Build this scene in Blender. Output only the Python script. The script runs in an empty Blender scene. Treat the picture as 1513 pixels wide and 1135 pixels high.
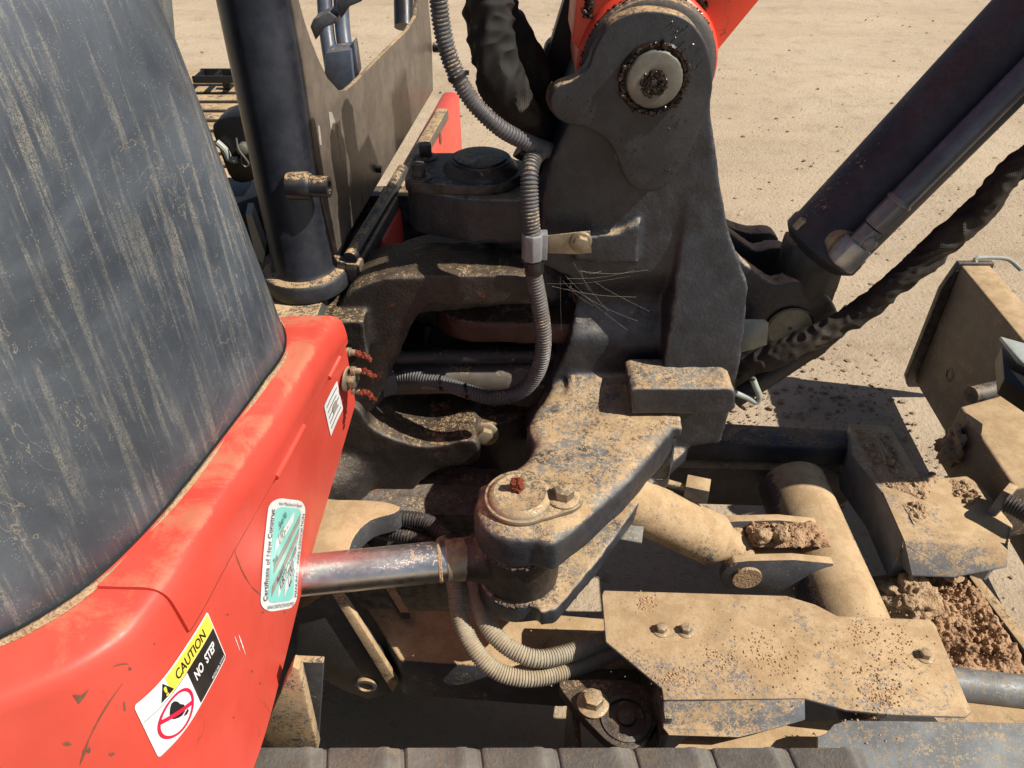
import bpy, bmesh, math, random
from mathutils import Vector, Matrix, noise
from mathutils.bvhtree import BVHTree
random.seed(7)
rad = math.radians
SC = bpy.context.scene
COL = SC.collection

# ------------------------------------------------------------------ camera, world, sun, exposure
H = 1.6; TH = rad(37.5); F = 1138.0; W0, H0 = 1513.0, 1135.0
cam = bpy.data.cameras.new('camera'); cam.sensor_width = 36; cam.lens = 36 * F / W0
cam.clip_start = 0.02; cam.clip_end = 3000
co = bpy.data.objects.new('camera', cam); COL.objects.link(co)
co.location = (0, 0, H); co.rotation_euler = (math.pi / 2 - TH, 0, 0)
SC.camera = co
LIGHT = Vector((-0.88, 0.21, -1.0)).normalized()
w = bpy.data.worlds.new('World'); SC.world = w; w.use_nodes = True
nt = w.node_tree; bg = nt.nodes['Background']
sk = nt.nodes.new('ShaderNodeTexSky'); sk.sky_type = 'NISHITA'; sk.sun_disc = False
sk.sun_elevation = math.asin(-LIGHT.z)
sk.sun_rotation = math.atan2(-LIGHT.x, -LIGHT.y)
nt.links.new(sk.outputs[0], bg.inputs[0]); bg.inputs[1].default_value = 0.050
sl = bpy.data.lights.new('sun', 'SUN'); sl.energy = 5.0; sl.angle = rad(0.5); sl.color = (1.0, 0.93, 0.82)
so = bpy.data.objects.new('sun', sl); COL.objects.link(so)
so.rotation_euler = LIGHT.to_track_quat('-Z', 'Y').to_euler(); so.location = (2, -1, 4)
SC.view_settings.view_transform = 'Standard'; SC.view_settings.look = 'None'
SC.view_settings.gamma = 1; SC.view_settings.exposure = 0.40
SC.view_settings.use_curve_mapping = False

# ------------------------------------------------------------------ sight-line helpers: a point of a drawing put at its real distance
def ray(px, py):
    u = (px - W0 / 2) / F; v = (H0 / 2 - py) / F
    return Vector((u, math.cos(TH) + v * math.sin(TH), -math.sin(TH) + v * math.cos(TH)))
CAM = Vector((0, 0, H))
def PZ(px, py, z):
    d = ray(px, py); return CAM + d * ((z - H) / d.z)
def PY(px, py, y):
    d = ray(px, py); return CAM + d * (y / d.y)
def PX(px, py, x):
    d = ray(px, py); return CAM + d * (x / d.x)
def PP(px, py, a, n):                      # on the plane through a with normal n
    d = ray(px, py); return CAM + d * ((a - CAM).dot(n) / d.dot(n))

# ------------------------------------------------------------------ node helpers and materials
class NB:
    def __init__(s, name):
        s.m = bpy.data.materials.new(name); s.m.use_nodes = True
        s.t = s.m.node_tree; s.b = s.t.nodes['Principled BSDF']
        s.tc = s.t.nodes.new('ShaderNodeTexCoord'); s.geo = s.t.nodes.new('ShaderNodeNewGeometry')
    def link(s, a, b): s.t.links.new(a, b)
    def val(s, x, inp):
        if isinstance(x, (int, float)): inp.default_value = x
        elif isinstance(x, (tuple, list)): inp.default_value = (*x, 1) if len(x) == 3 and len(inp.default_value) == 4 else x
        else: s.link(x, inp)
    def math(s, op, a, b=0.0, c=None, clamp=False):
        n = s.t.nodes.new('ShaderNodeMath'); n.operation = op; n.use_clamp = clamp
        s.val(a, n.inputs[0]); s.val(b, n.inputs[1])
        if c is not None: s.val(c, n.inputs[2])
        return n.outputs[0]
    def noise(s, scale, detail=5, rough=.6, vec=None, dist=0):
        n = s.t.nodes.new('ShaderNodeTexNoise'); n.inputs['Scale'].default_value = scale
        n.inputs['Detail'].default_value = detail; n.inputs['Roughness'].default_value = rough
        n.inputs['Distortion'].default_value = dist
        s.link(vec if vec is not None else s.tc.outputs['Object'], n.inputs['Vector']); return n.outputs[0]
    def mapping(s, scale=(1, 1, 1), rot=(0, 0, 0), vec=None, loc=(0, 0, 0)):
        n = s.t.nodes.new('ShaderNodeMapping'); n.inputs['Scale'].default_value = scale
        n.inputs['Rotation'].default_value = rot; n.inputs['Location'].default_value = loc
        s.link(vec if vec is not None else s.tc.outputs['Object'], n.inputs['Vector']); return n.outputs[0]
    def voro(s, scale, feat='F1', vec=None, rnd=1.0):
        n = s.t.nodes.new('ShaderNodeTexVoronoi'); n.feature = feat; n.inputs['Scale'].default_value = scale
        n.inputs['Randomness'].default_value = rnd
        s.link(vec if vec is not None else s.tc.outputs['Object'], n.inputs['Vector']); return n
    def ss(s, x, lo, hi):
        n = s.t.nodes.new('ShaderNodeMapRange'); n.interpolation_type = 'SMOOTHSTEP'
        s.val(x, n.inputs[0]); n.inputs[1].default_value = lo; n.inputs[2].default_value = hi
        return n.outputs[0]
    def mix(s, f, a, b):
        n = s.t.nodes.new('ShaderNodeMix'); n.data_type = 'RGBA'
        s.val(f, n.inputs[0]); s.val(a, n.inputs[6]); s.val(b, n.inputs[7]); return n.outputs[2]
    def mixf(s, f, a, b):
        n = s.t.nodes.new('ShaderNodeMix'); s.val(f, n.inputs[0]); s.val(a, n.inputs[2]); s.val(b, n.inputs[3]); return n.outputs[0]
    def nz(s):
        n = s.t.nodes.new('ShaderNodeSeparateXYZ'); s.link(s.geo.outputs['Normal'], n.inputs[0]); return n.outputs[2]
    def bump(s, h, strength=.3, dist=.002, prev=None):
        n = s.t.nodes.new('ShaderNodeBump'); n.inputs['Strength'].default_value = strength; n.inputs['Distance'].default_value = dist
        s.val(h, n.inputs['Height'])
        if prev is not None: s.link(prev, n.inputs['Normal'])
        return n.outputs[0]
    def out(s, col, rough, metal=0, nrm=None, spec=None, coat=None):
        s.val(col, s.b.inputs['Base Color']); s.val(rough, s.b.inputs['Roughness']); s.val(metal, s.b.inputs['Metallic'])
        if nrm is not None: s.link(nrm, s.b.inputs['Normal'])
        if spec is not None: s.b.inputs['Specular IOR Level'].default_value = spec
        if coat is not None: s.b.inputs['Coat Weight'].default_value = coat; s.b.inputs['Coat Roughness'].default_value = .15
        return s.m

TAN = (0.52, 0.37, 0.215); TAN2 = (0.40, 0.27, 0.145)
def dusty(name, base, rough=.45, metal=0.0, top=.6, side=.1, patch=9, cast=.3, base2=None, dust=TAN, dust2=TAN2, grit=.35, spec=.5, rust=0.0, worn=None, edge=0):
    """paint or metal carrying dry dust: `top` how much lies on faces that look up, `side` on upright ones"""
    b = NB(name)
    big = b.noise(patch, 8, .68, dist=.3); mid = b.noise(patch * 6, 5, .7); fine = b.noise(420, 3, .7)
    nz = b.nz(); up = b.ss(nz, .25, .85)
    amt = b.mixf(up, side, top)
    s1 = b.math('MULTIPLY_ADD', mid, .45, b.math('MULTIPLY', big, .75))
    fc = b.ss(fine, .40, .60); f3 = b.ss(b.noise(150, 3, .7), .38, .62)
    s2 = b.math('MULTIPLY_ADD', fc, .13, b.math('MULTIPLY_ADD', f3, .12, b.math('MULTIPLY_ADD', fine, .03, s1)))               # mean .74
    s3 = b.math('ADD', s2, b.math('MULTIPLY_ADD', amt, .62, -.31))
    mask = b.ss(s3, .71, .79)
    film = b.math('MULTIPLY', b.math('MULTIPLY', b.ss(b.noise(3.1, 4), .25, .7), b.math('MULTIPLY_ADD', f3, .5, .55)), b.mixf(up, max(0, side) * .45, min(1, top * .55)))
    m2 = b.math('MAXIMUM', mask, film)
    bc = b.mix(b.ss(b.noise(17, 6, .7), .4, .65), base, base2 or tuple(c * 1.5 + .006 for c in base))
    if worn: bc = b.mix(b.math('MULTIPLY', up, b.ss(b.noise(30, 5), .3, .6)), bc, worn)
    if edge: bc = b.mix(b.math('MULTIPLY', b.math('MULTIPLY', b.ss(b.geo.outputs['Pointiness'], .515, .575), b.ss(b.noise(50, 4), .35, .6)), edge), bc, (0.20, 0.195, 0.19))
    spk = b.ss(b.voro(330).outputs['Distance'], .10, .04)
    spk = b.math('MULTIPLY', spk, b.ss(b.noise(24, 2), .5, .62))
    bc = b.mix(b.math('MULTIPLY', spk, .5), bc, TAN)
    if rust > 0:
        bc = b.mix(b.math('MULTIPLY', b.ss(b.noise(13, 8, .75), .6 - rust * .15, .68), .85), bc, (0.16, 0.055, 0.02))
    dc = b.mix(b.ss(b.noise(22, 6, .7), .38, .62), dust, dust2)
    dc = b.mix(b.math('MULTIPLY', fc, .26), dc, tuple(c * .5 for c in dust2))
    vs_ = b.voro(8.5).outputs['Distance']; spot = b.math('MULTIPLY', b.ss(b.math('MULTIPLY_ADD', b.noise(45), .1, vs_), .19, .13), b.ss(b.noise(4.3, 2), .5, .58))
    dc = b.mix(b.math('MULTIPLY', spot, .6), dc, (0.17, 0.10, 0.05))
    col = b.mix(m2, bc, dc)
    rg = b.mixf(m2, b.math('MULTIPLY_ADD', b.noise(60), .25, rough - .1), .95)
    mt = b.math('MULTIPLY', b.math('SUBTRACT', 1.0, m2, clamp=True), metal)
    n1 = b.bump(b.noise(170, 5, .65), cast, .0016)
    n2 = b.bump(b.math('MULTIPLY', mask, b.math('MULTIPLY_ADD', fine, .8, .6)), grit, .0012, n1)
    return b.out(col, rg, mt, n2, spec)

def mat_hood():
    b = NB('hood_grey_plastic')
    P = b.mapping(rot=(rad(7), 0, 0))
    st = b.noise(1.0, 6, .62, b.mapping((26, 84, 6.5), vec=P), .45)      # runs of dried spray
    cur = b.noise(290, 3, .6, b.mapping((1, 1, .75)), 1.9); cur2 = b.noise(150, 3, .6, dist=1.6)
    worm = b.math('SUBTRACT', 1.0, b.math('MULTIPLY', b.math('ABSOLUTE', b.math('SUBTRACT', cur, .5)), 15), clamp=True)
    worm2 = b.math('SUBTRACT', 1.0, b.math('MULTIPLY', b.math('ABSOLUTE', b.math('SUBTRACT', cur2, .52)), 28), clamp=True)
    dots = b.ss(b.voro(380).outputs['Distance'], .30, .14)
    band = b.math('MULTIPLY', b.ss(st, .49, .62), b.math('MULTIPLY_ADD', b.ss(b.noise(3.2, 4), .35, .65), .55, .45))
    mk = b.math('MULTIPLY', b.math('MAXIMUM', worm, b.math('MAXIMUM', dots, worm2)), band)
    mk = b.math('MULTIPLY', mk, b.math('MULTIPLY_ADD', b.noise(40), 1.1, .0), clamp=True)
    sparse = b.math('MULTIPLY', b.math('MULTIPLY', dots, b.ss(b.noise(70), .5, .62)), .35)
    mk = b.math('MAXIMUM', mk, sparse)
    # scuffs
    sc = b.noise(7, 4, .6, dist=3.0)
    line = b.math('SUBTRACT', 1.0, b.math('MULTIPLY', b.math('ABSOLUTE', b.math('SUBTRACT', sc, .43)), 170), clamp=True)
    line = b.math('MULTIPLY', line, b.ss(b.noise(4, 2), .5, .56))
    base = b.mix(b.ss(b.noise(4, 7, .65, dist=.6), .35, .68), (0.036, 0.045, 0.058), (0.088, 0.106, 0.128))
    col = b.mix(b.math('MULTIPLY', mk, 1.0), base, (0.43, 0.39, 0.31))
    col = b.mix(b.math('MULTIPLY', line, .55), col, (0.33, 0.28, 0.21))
    col = b.mix(b.math('MULTIPLY', b.ss(b.nz(), .12, .45), .5), col, (0.22, 0.255, 0.29))  # sky sheen painted in: faces tilting up go pale blue-grey
    rg = b.mixf(mk, b.math('MULTIPLY_ADD', b.noise(30), .16, .30), .9)
    n = b.bump(b.noise(230, 4, .6), .22, .001)
    n = b.bump(b.noise(6, 4, .5), .12, .012, n)
    return b.out(col, rg, 0, n, .5)

def mat_red(name, dustk=.35, base=(0.62, 0.052, 0.030)):
    b = NB(name)
    up = b.ss(b.nz(), .3, .9)
    big = b.noise(11, 8, .7, dist=.5); fine = b.noise(300, 3)
    s = b.math('ADD', b.math('MULTIPLY_ADD', fine, .14, big), b.math('MULTIPLY_ADD', up, .16 * dustk * 2.4, -.16))
    mask = b.ss(s, .56, .74)
    film = b.math('MULTIPLY', b.ss(b.noise(3.5, 5), .3, .8), b.mixf(up, .09, .26 * dustk * 2))
    m2 = b.math('MAXIMUM', b.math('MULTIPLY', mask, .5), film)
    c0 = b.mix(b.ss(b.noise(6, 5, .6), .3, .7), base, tuple(min(1, c * 1.12 + .012) for c in base))
    # chips to dark primer, thin scratches
    v = b.voro(19, rnd=1); ch = b.math('MULTIPLY', b.ss(b.math('MULTIPLY_ADD', b.noise(90, 4), .12, v.outputs['Distance']), .125, .095), b.ss(b.noise(9, 2), .52, .6))
    sc = b.noise(4, 3, .5, b.mapping((1, 3.0, 1.2), rot=(rad(38), 0, 0)), 2.2)
    ln = b.math('SUBTRACT', 1.0, b.math('MULTIPLY', b.math('ABSOLUTE', b.math('SUBTRACT', sc, .5)), 150), clamp=True)
    ln = b.math('MULTIPLY', ln, b.ss(b.noise(8, 2), .55, .66))
    c1 = b.mix(b.math('MULTIPLY', ln, .6), c0, (0.12, 0.035, 0.02))
    c1 = b.mix(b.math('MULTIPLY', ch, .85), c1, (0.10, 0.05, 0.025))
    col = b.mix(m2, c1, (0.40, 0.225, 0.12))
    rg = b.mixf(m2, b.math('MULTIPLY_ADD', b.noise(25), .2, .30), .85)
    n = b.bump(b.noise(60, 4, .5), .10, .002); n = b.bump(ch, -.6, .001, n); n = b.bump(b.noise(3.3, 3), .18, .02, n)
    return b.out(col, rg, 0, n, .5)

def mat_ground():
    b = NB('dry_sandy_ground')
    a = b.noise(.55, 5, .6); c = b.noise(5.5, 8, .72); d = b.noise(60, 6, .72); e = b.noise(260, 3, .7)
    col = b.mix(b.ss(a, .32, .68), (0.45, 0.352, 0.250), (0.55, 0.445, 0.325))
    col = b.mix(b.math('MULTIPLY', b.ss(c, .48, .70), .5), col, (0.31, 0.22, 0.145))
    col = b.mix(b.math('MULTIPLY', b.ss(d, .52, .7), .5), col, (0.20, 0.15, 0.10))
    v = b.voro(34); st = b.math('MULTIPLY', b.ss(v.outputs['Distance'], .26, .2), b.ss(b.noise(15, 3), .5, .6))
    col = b.mix(b.math('MULTIPLY', st, .6), col, (0.55, 0.47, 0.38))
    # wheel ruts wander across the yard
    r = b.noise(1.0, 3, .5, b.mapping((.5, 1.5, 1), rot=(0, 0, rad(-28))), 1.2)
    col = b.mix(b.math('MULTIPLY', b.ss(b.noise(1.0, 4, .5, b.mapping((.3, 3.2, 1), rot=(0, 0, rad(-9))), .5), .45, .6), .40), b.mix(b.math('MULTIPLY', b.ss(r, .45, .6), .2), col, (0.34, 0.25, 0.17)), (0.53, 0.42, 0.29))
    h = b.math('ADD', b.math('MULTIPLY', c, .8), b.math('ADD', b.math('MULTIPLY', d, .5), b.math('MULTIPLY', st, .35)))
    n = b.bump(h, .9, .02); n = b.bump(e, .6, .004, n); n = b.bump(r, .5, .05, n)
    return b.out(col, .95, 0, n, .15)

def mat_soil(name='crumbly_soil', c1=(0.51, 0.33, 0.20), c2=(0.39, 0.235, 0.135)):
    b = NB(name)
    a = b.noise(28, 7, .75); e = b.noise(240, 4, .7)
    col = b.mix(b.ss(a, .35, .65), c1, c2); col = b.mix(b.math('MULTIPLY', b.ss(e, .5, .7), .5), col, tuple(c * .6 for c in c2))
    n = b.bump(a, .8, .006); n = b.bump(e, .9, .003, n); n = b.bump(b.voro(230).outputs['Distance'], .7, .003, n)
    return b.out(col, .97, 0, n, .1)

def mat_plain(name, col, rough=.5, metal=0, bump=.1, sc=200, spec=.5, var=.15):
    b = NB(name)
    c = b.mix(b.ss(b.noise(30, 5, .7), .35, .65), tuple(x * (1 - var) for x in col), tuple(min(1, x * (1 + var)) for x in col))
    return b.out(c, b.math('MULTIPLY_ADD', b.noise(50), .2, rough - .1), metal, b.bump(b.noise(sc, 4), bump, .001), spec)

def mat_fabric():
    b = NB('woven_black_nylon')
    uv = b.tc.outputs['UV']
    def wave(sc, rot):
        n = b.t.nodes.new('ShaderNodeTexWave'); n.inputs['Scale'].default_value = sc; n.inputs['Distortion'].default_value = .0
        b.link(b.mapping(rot=(0, 0, rad(rot)), vec=uv), n.inputs['Vector']); return n.outputs['Color']
    # uv in metres: wave texture has about 3.18 lines per unit and scale
    x = wave(130, 45); y = wave(130, -45)
    wv = b.math('MULTIPLY', x, y)
    dust = b.math('MULTIPLY', b.ss(b.noise(9, 5, .6), .42, .7), .34)
    col = b.mix(wv, (0.009, 0.008, 0.0075), (0.024, 0.021, 0.018))
    col = b.mix(b.math('MULTIPLY', dust, wv), col, (0.40, 0.31, 0.21))
    n = b.bump(wv, .35, .0008)
    return b.out(col, .72, 0, n, .3)

M = {}
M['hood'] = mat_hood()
M['red'] = mat_red('faded_red_paint', .35, (0.55, 0.055, 0.037)); M['red_up'] = mat_red('dusty_red_paint', .6, (0.55, 0.055, 0.037))
M['boomred'] = mat_red('boom_red_paint', .15, (0.70, 0.050, 0.020))
M['ground'] = mat_ground(); M['soil'] = mat_soil(); M['clod'] = mat_soil('pale_soil_clod', (0.52, 0.37, 0.235), (0.42, 0.28, 0.165))
M['cast'] = dusty('dark_cast_iron', (0.019, 0.0215, 0.028), .38, 0, top=.57, side=-.25, patch=12, cast=1.0, worn=(0.17, 0.178, 0.182), edge=.7)
M['castbrown'] = dusty('dark_brown_cast_iron', (0.014, 0.011, 0.010), .42, 0, top=.33, side=-.06, patch=9, cast=1.0, rust=.1, worn=(0.055, 0.042, 0.032), edge=.35)
M['plate'] = dusty('charcoal_plate', (0.017, 0.019, 0.024), .45, 0, top=.60, side=-.5, patch=30, cast=.45)
M['post'] = dusty('blue_black_tube', (0.009, 0.0105, 0.016), .32, 0, top=.5, side=-.55, patch=30, cast=.08)
M['panel'] = dusty('brown_filmed_panel', (0.075, 0.062, 0.052), .36, 0, top=.6, side=.02, patch=7, cast=.06)
M['tube'] = dusty('navy_cylinder_tube', (0.018, 0.023, 0.034), .55, 0, top=.35, side=-.6, patch=25, cast=.1)
M['under'] = dusty('dust_coated_steel', (0.045, 0.052, 0.066), .55, 0, top=.84, side=.22, patch=12, cast=.4)
M['under_sh'] = dusty('dust_filmed_steel', (0.040, 0.040, 0.042), .6, 0, top=.66, side=.16, patch=10, cast=.5)
M['bluegrey'] = dusty('worn_bluegrey_plate', (0.15, 0.163, 0.172), .5, .2, top=.40, side=.25, patch=60, cast=.25, dust=(0.42, 0.33, 0.22), dust2=(0.33, 0.25, 0.16))
M['cover'] = dusty('dusty_cover_plate', (0.105, 0.12, 0.14), .5, .1, top=.70, side=.20, patch=5.5, cast=.35)
M['zinc'] = dusty('dull_zinc', (0.26, 0.225, 0.165), .45, .7, top=.56, side=.0, patch=60, cast=.15)
M['steel'] = dusty('greasy_pin_steel', (0.125, 0.125, 0.11), .45, .3, top=.2, side=.14, patch=24, cast=.15)
M['fitting'] = dusty('grey_fitting', (0.17, 0.175, 0.18), .35, .35, top=.4, side=-.2, patch=30, cast=.2)
M['chrome'] = dusty('chromed_rod', (0.80, 0.78, 0.76), .28, 1.0, top=.26, side=-.1, patch=16, cast=.02, base2=(0.68, 0.64, 0.60))
M['cond'] = dusty('grey_conduit', (0.060, 0.062, 0.070), .45, 0, top=.34, side=.06, patch=20, cast=.05)
M['condblack'] = dusty('black_conduit', (0.020, 0.020, 0.023), .5, 0, top=.3, side=-.2, patch=20, cast=.05)
M['condbeige'] = dusty('beige_dusted_conduit', (0.26, 0.235, 0.18), .6, 0, top=.6, side=.25, patch=16, cast=.05, dust=(0.48, 0.40, 0.28), dust2=(0.38, 0.29, 0.18))
M['clip'] = mat_plain('grey_plastic_clip', (0.20, 0.205, 0.22), .5)
M['rubber'] = dusty('track_rubber', (0.11, 0.103, 0.092), .8, 0, top=.36, side=.3, patch=22, cast=.9, dust=(0.25, 0.205, 0.15), dust2=(0.20, 0.16, 0.115))
M['black'] = mat_plain('black_rubber', (0.008, 0.008, 0.009), .45)
M['grease'] = mat_plain('dark_grease', (0.022, 0.013, 0.008), .18, 0, .5, 90)
M['redgrease'] = mat_plain('reddish_grease', (0.17, 0.035, 0.018), .25, 0, .5, 120)
M['fabric'] = mat_fabric()
M['blade'] = dusty('olive_dusted_blade', (0.060, 0.053, 0.042), .5, 0, top=.8, side=.30, patch=6, cast=.15)
M['under2'] = dusty('heavily_dusted_steel', (0.060, 0.068, 0.082), .55, 0, top=.86, side=.66, patch=14, cast=.4)
M['beam'] = dusty('dark_brown_beam', (0.022, 0.024, 0.030), .5, 0, top=.5, side=-.1, patch=8, cast=.4, dust=(0.30, 0.19, 0.11), dust2=(0.22, 0.13, 0.07))
M['elbow'] = dusty('plated_elbow', (0.34, 0.34, 0.33), .3, .5, top=.35, side=.0, patch=40, cast=.1)
M['earbrown'] = dusty('oily_redbrown_cast', (0.040, 0.018, 0.014), .42, 0, top=.35, side=.0, patch=9, cast=.9, worn=(0.08, 0.05, 0.038))
M['oldtube'] = dusty('dusty_grey_tube', (0.075, 0.065, 0.055), .5, 0, top=.3, side=.2, patch=16, cast=.2)
M['rustseam'] = mat_plain('rusty_grime', (0.085, 0.040, 0.020), .8, 0, .5, 90)
M['pipe'] = dusty('bluegrey_pipe', (0.060, 0.075, 0.105), .34, 0, top=.3, side=-.5, patch=25, cast=.1)
M['chip'] = mat_plain('bare_brown_chip', (0.15, 0.075, 0.04), .8)
M['white'] = mat_plain('white_print', (0.74, 0.76, 0.78), .35, 0, .03, var=.04)
M['yellow'] = mat_plain('yellow_print', (0.78, 0.66, 0.08), .4, 0, .03, var=.04)
M['teal'] = mat_plain('teal_print', (0.25, 0.66, 0.62), .35, 0, .03, var=.04)
M['taupe'] = mat_plain('worn_silver_print', (0.33, 0.29, 0.25), .5, 0, .1)
M['ink'] = mat_plain('black_ink', (0.014, 0.013, 0.014), .4, 0, .02)
M['mottled'] = dusty('mottled_black_print', (0.018, 0.015, 0.014), .4, 0, top=0, side=-.12, patch=80, cast=.05, dust=(.30, .24, .17))
M['crimson'] = mat_plain('crimson_print', (0.60, 0.012, 0.05), .35, 0, .02, var=.03)
M['palemetal'] = mat_plain('pale_green_grey_paint', (0.33, 0.36, 0.33), .5)

# ------------------------------------------------------------------ mesh helpers
EX = bpy.data.objects.new('mini_excavator', None); COL.objects.link(EX)
EX.location = (-0.2, 1.1, 0)
EX['label'] = 'red and charcoal mini excavator with dusty swing bracket, hoses and undercarriage'
EX['category'] = 'excavator'

def finish(name, bm, mat, parent=EX, label=None, bevel=0, angle=35, seg=2, voxel=0, smooth=0, rough=0, rscale=20, kind=None, mats=None, deform=None):
    bmesh.ops.remove_doubles(bm, verts=bm.verts, dist=1e-6)
    bmesh.ops.recalc_face_normals(bm, faces=bm.faces)
    me = bpy.data.meshes.new(name); bm.to_mesh(me); bm.free()
    o = bpy.data.objects.new(name, me); COL.objects.link(o)
    if voxel or bevel:
        if voxel:
            m = o.modifiers.new('r', 'REMESH'); m.mode = 'VOXEL'; m.voxel_size = voxel; m.use_smooth_shade = True
            if smooth:
                s = o.modifiers.new('s', 'SMOOTH'); s.iterations = smooth; s.factor = .5
        else:
            m = o.modifiers.new('b', 'BEVEL'); m.width = bevel; m.segments = seg; m.limit_method = 'ANGLE'; m.angle_limit = rad(angle)
        dg = bpy.context.evaluated_depsgraph_get(); dg.update()
        me2 = bpy.data.meshes.new_from_object(o.evaluated_get(dg)); o.modifiers.clear(); o.data = me2
        bpy.data.meshes.remove(me); me = me2; me.name = name
    if deform:
        for v in me.vertices: v.co = deform(v.co)
        me.update()
    if rough:
        ns = [v.normal.copy() for v in me.vertices]; cs_ = [v.co.copy() for v in me.vertices]; flat = []
        for c, n in zip(cs_, ns):
            flat.extend(c + n * (noise.fractal(c * rscale, 1.0, 2.0, 4) * rough))
        me.vertices.foreach_set('co', flat); me.update()
    me.materials.clear()
    for m in (mats or [mat]): me.materials.append(m)
    me.shade_smooth()
    if not voxel: me.set_sharp_from_angle(angle=rad(angle))
    o.parent = parent
    if parent is EX: o.location = -EX.location
    if label: o['label'] = label
    if kind: o['kind'] = kind
    return o

def prism(bm, pts, vec):
    a = [bm.verts.new(p) for p in pts]; b = [bm.verts.new(Vector(p) + Vector(vec)) for p in pts]
    n = len(pts)
    bm.faces.new(a); bm.faces.new(b[::-1])
    for i in range(n): bm.faces.new((a[i], b[i], b[(i + 1) % n], a[(i + 1) % n]))
def smoothpoly(pts, k=5, closed=True):
    P = [Vector(p) for p in pts]; n = len(P); out = []
    rng = range(n) if closed else range(n - 1)
    for i in rng:
        if closed: p0, p1, p2, p3 = P[i - 1], P[i], P[(i + 1) % n], P[(i + 2) % n]
        else: p0, p1, p2, p3 = P[max(i - 1, 0)], P[i], P[i + 1], P[min(i + 2, n - 1)]
        for j in range(k):
            t = j / k; t2 = t * t; t3 = t2 * t
            out.append(.5 * ((2 * p1) + (p2 - p0) * t + (2 * p0 - 5 * p1 + 4 * p2 - p3) * t2 + (3 * p1 - p0 - 3 * p2 + p3) * t3))
    if not closed: out.append(P[-1])
    return out
def box(bm, c, s, rotz=0, M4=None):
    m = Matrix.Translation(Vector(c)) @ Matrix.Rotation(rotz, 4, 'Z') @ Matrix.Diagonal((s[0], s[1], s[2], 1))
    if M4 is not None: m = M4 @ m
    bmesh.ops.create_cube(bm, size=1, matrix=m)
def frame_of(d):
    d = Vector(d).normalized(); up = Vector((0, 0, 1)) if abs(d.z) < .9 else Vector((0, 1, 0))
    x = d.cross(up).normalized(); y = x.cross(d).normalized(); return x, y, d
def lathe(bm, p, d, prof, n=32, cap=True):
    """prof: (radius, distance along d)"""
    x, y, d = frame_of(d); p = Vector(p); rings = []
    for r, h in prof:
        if r < 1e-6: rings.append([bm.verts.new(p + d * h)])
        else: rings.append([bm.verts.new(p + d * h + (x * math.cos(a) + y * math.sin(a)) * r) for a in (2 * math.pi * i / n for i in range(n))])
    for A, B in zip(rings, rings[1:]):
        for i in range(n):
            j = (i + 1) % n
            if len(A) == 1 and len(B) == 1: continue
            if len(A) == 1: bm.faces.new((A[0], B[i], B[j]))
            elif len(B) == 1: bm.faces.new((A[i], B[0], A[j]))
            else: bm.faces.new((A[i], B[i], B[j], A[j]))
    if cap:
        for R in (rings[0], rings[-1]):
            if len(R) > 1: bm.faces.new(R)
def cyl(bm, a, b, r, r2=None, n=28):
    a = Vector(a); b = Vector(b); lathe(bm, a, b - a, [(r, 0), (r2 if r2 is not None else r, (b - a).length)], n)
def hexp(bm, p, d, r, h, n=6, rot=0):
    x, y, d = frame_of(d); p = Vector(p)
    pts = [p + (x * math.cos(rot + 2 * math.pi * i / n) + y * math.sin(rot + 2 * math.pi * i / n)) * r for i in range(n)]
    prism(bm, pts, d * h)
def capsule(bm, a, b, r1, r2):
    a = Vector(a); b = Vector(b); d = b - a; L = d.length; prof = [(0, -r1)]
    for i in range(1, 6): t = i / 6 * math.pi / 2; prof.append((r1 * math.sin(t), -r1 * math.cos(t)))
    prof.append((r1, 0)); prof.append((r2, L))
    for i in range(5, 0, -1): t = i / 6 * math.pi / 2; prof.append((r2 * math.sin(t), L + r2 * math.cos(t)))
    prof.append((0, L + r2)); lathe(bm, a, d, prof, 20)
def hull_slab(circles, z0, z1, n=24):
    """outline round several discs (x, y, r), as a slab"""
    pts = []
    for x, y, r in circles:
        for i in range(n): a = 2 * math.pi * i / n; pts.append((x + r * math.cos(a), y + r * math.sin(a)))
    pts = sorted(set(pts))
    def half(ps):
        h = []
        for p in ps:
            while len(h) > 1 and (h[-1][0] - h[-2][0]) * (p[1] - h[-2][1]) - (h[-1][1] - h[-2][1]) * (p[0] - h[-2][0]) <= 0: h.pop()
            h.append(p)
        return h[:-1]
    hp = half(pts) + half(pts[::-1])
    return [(x, y, z0) for x, y in hp]
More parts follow.
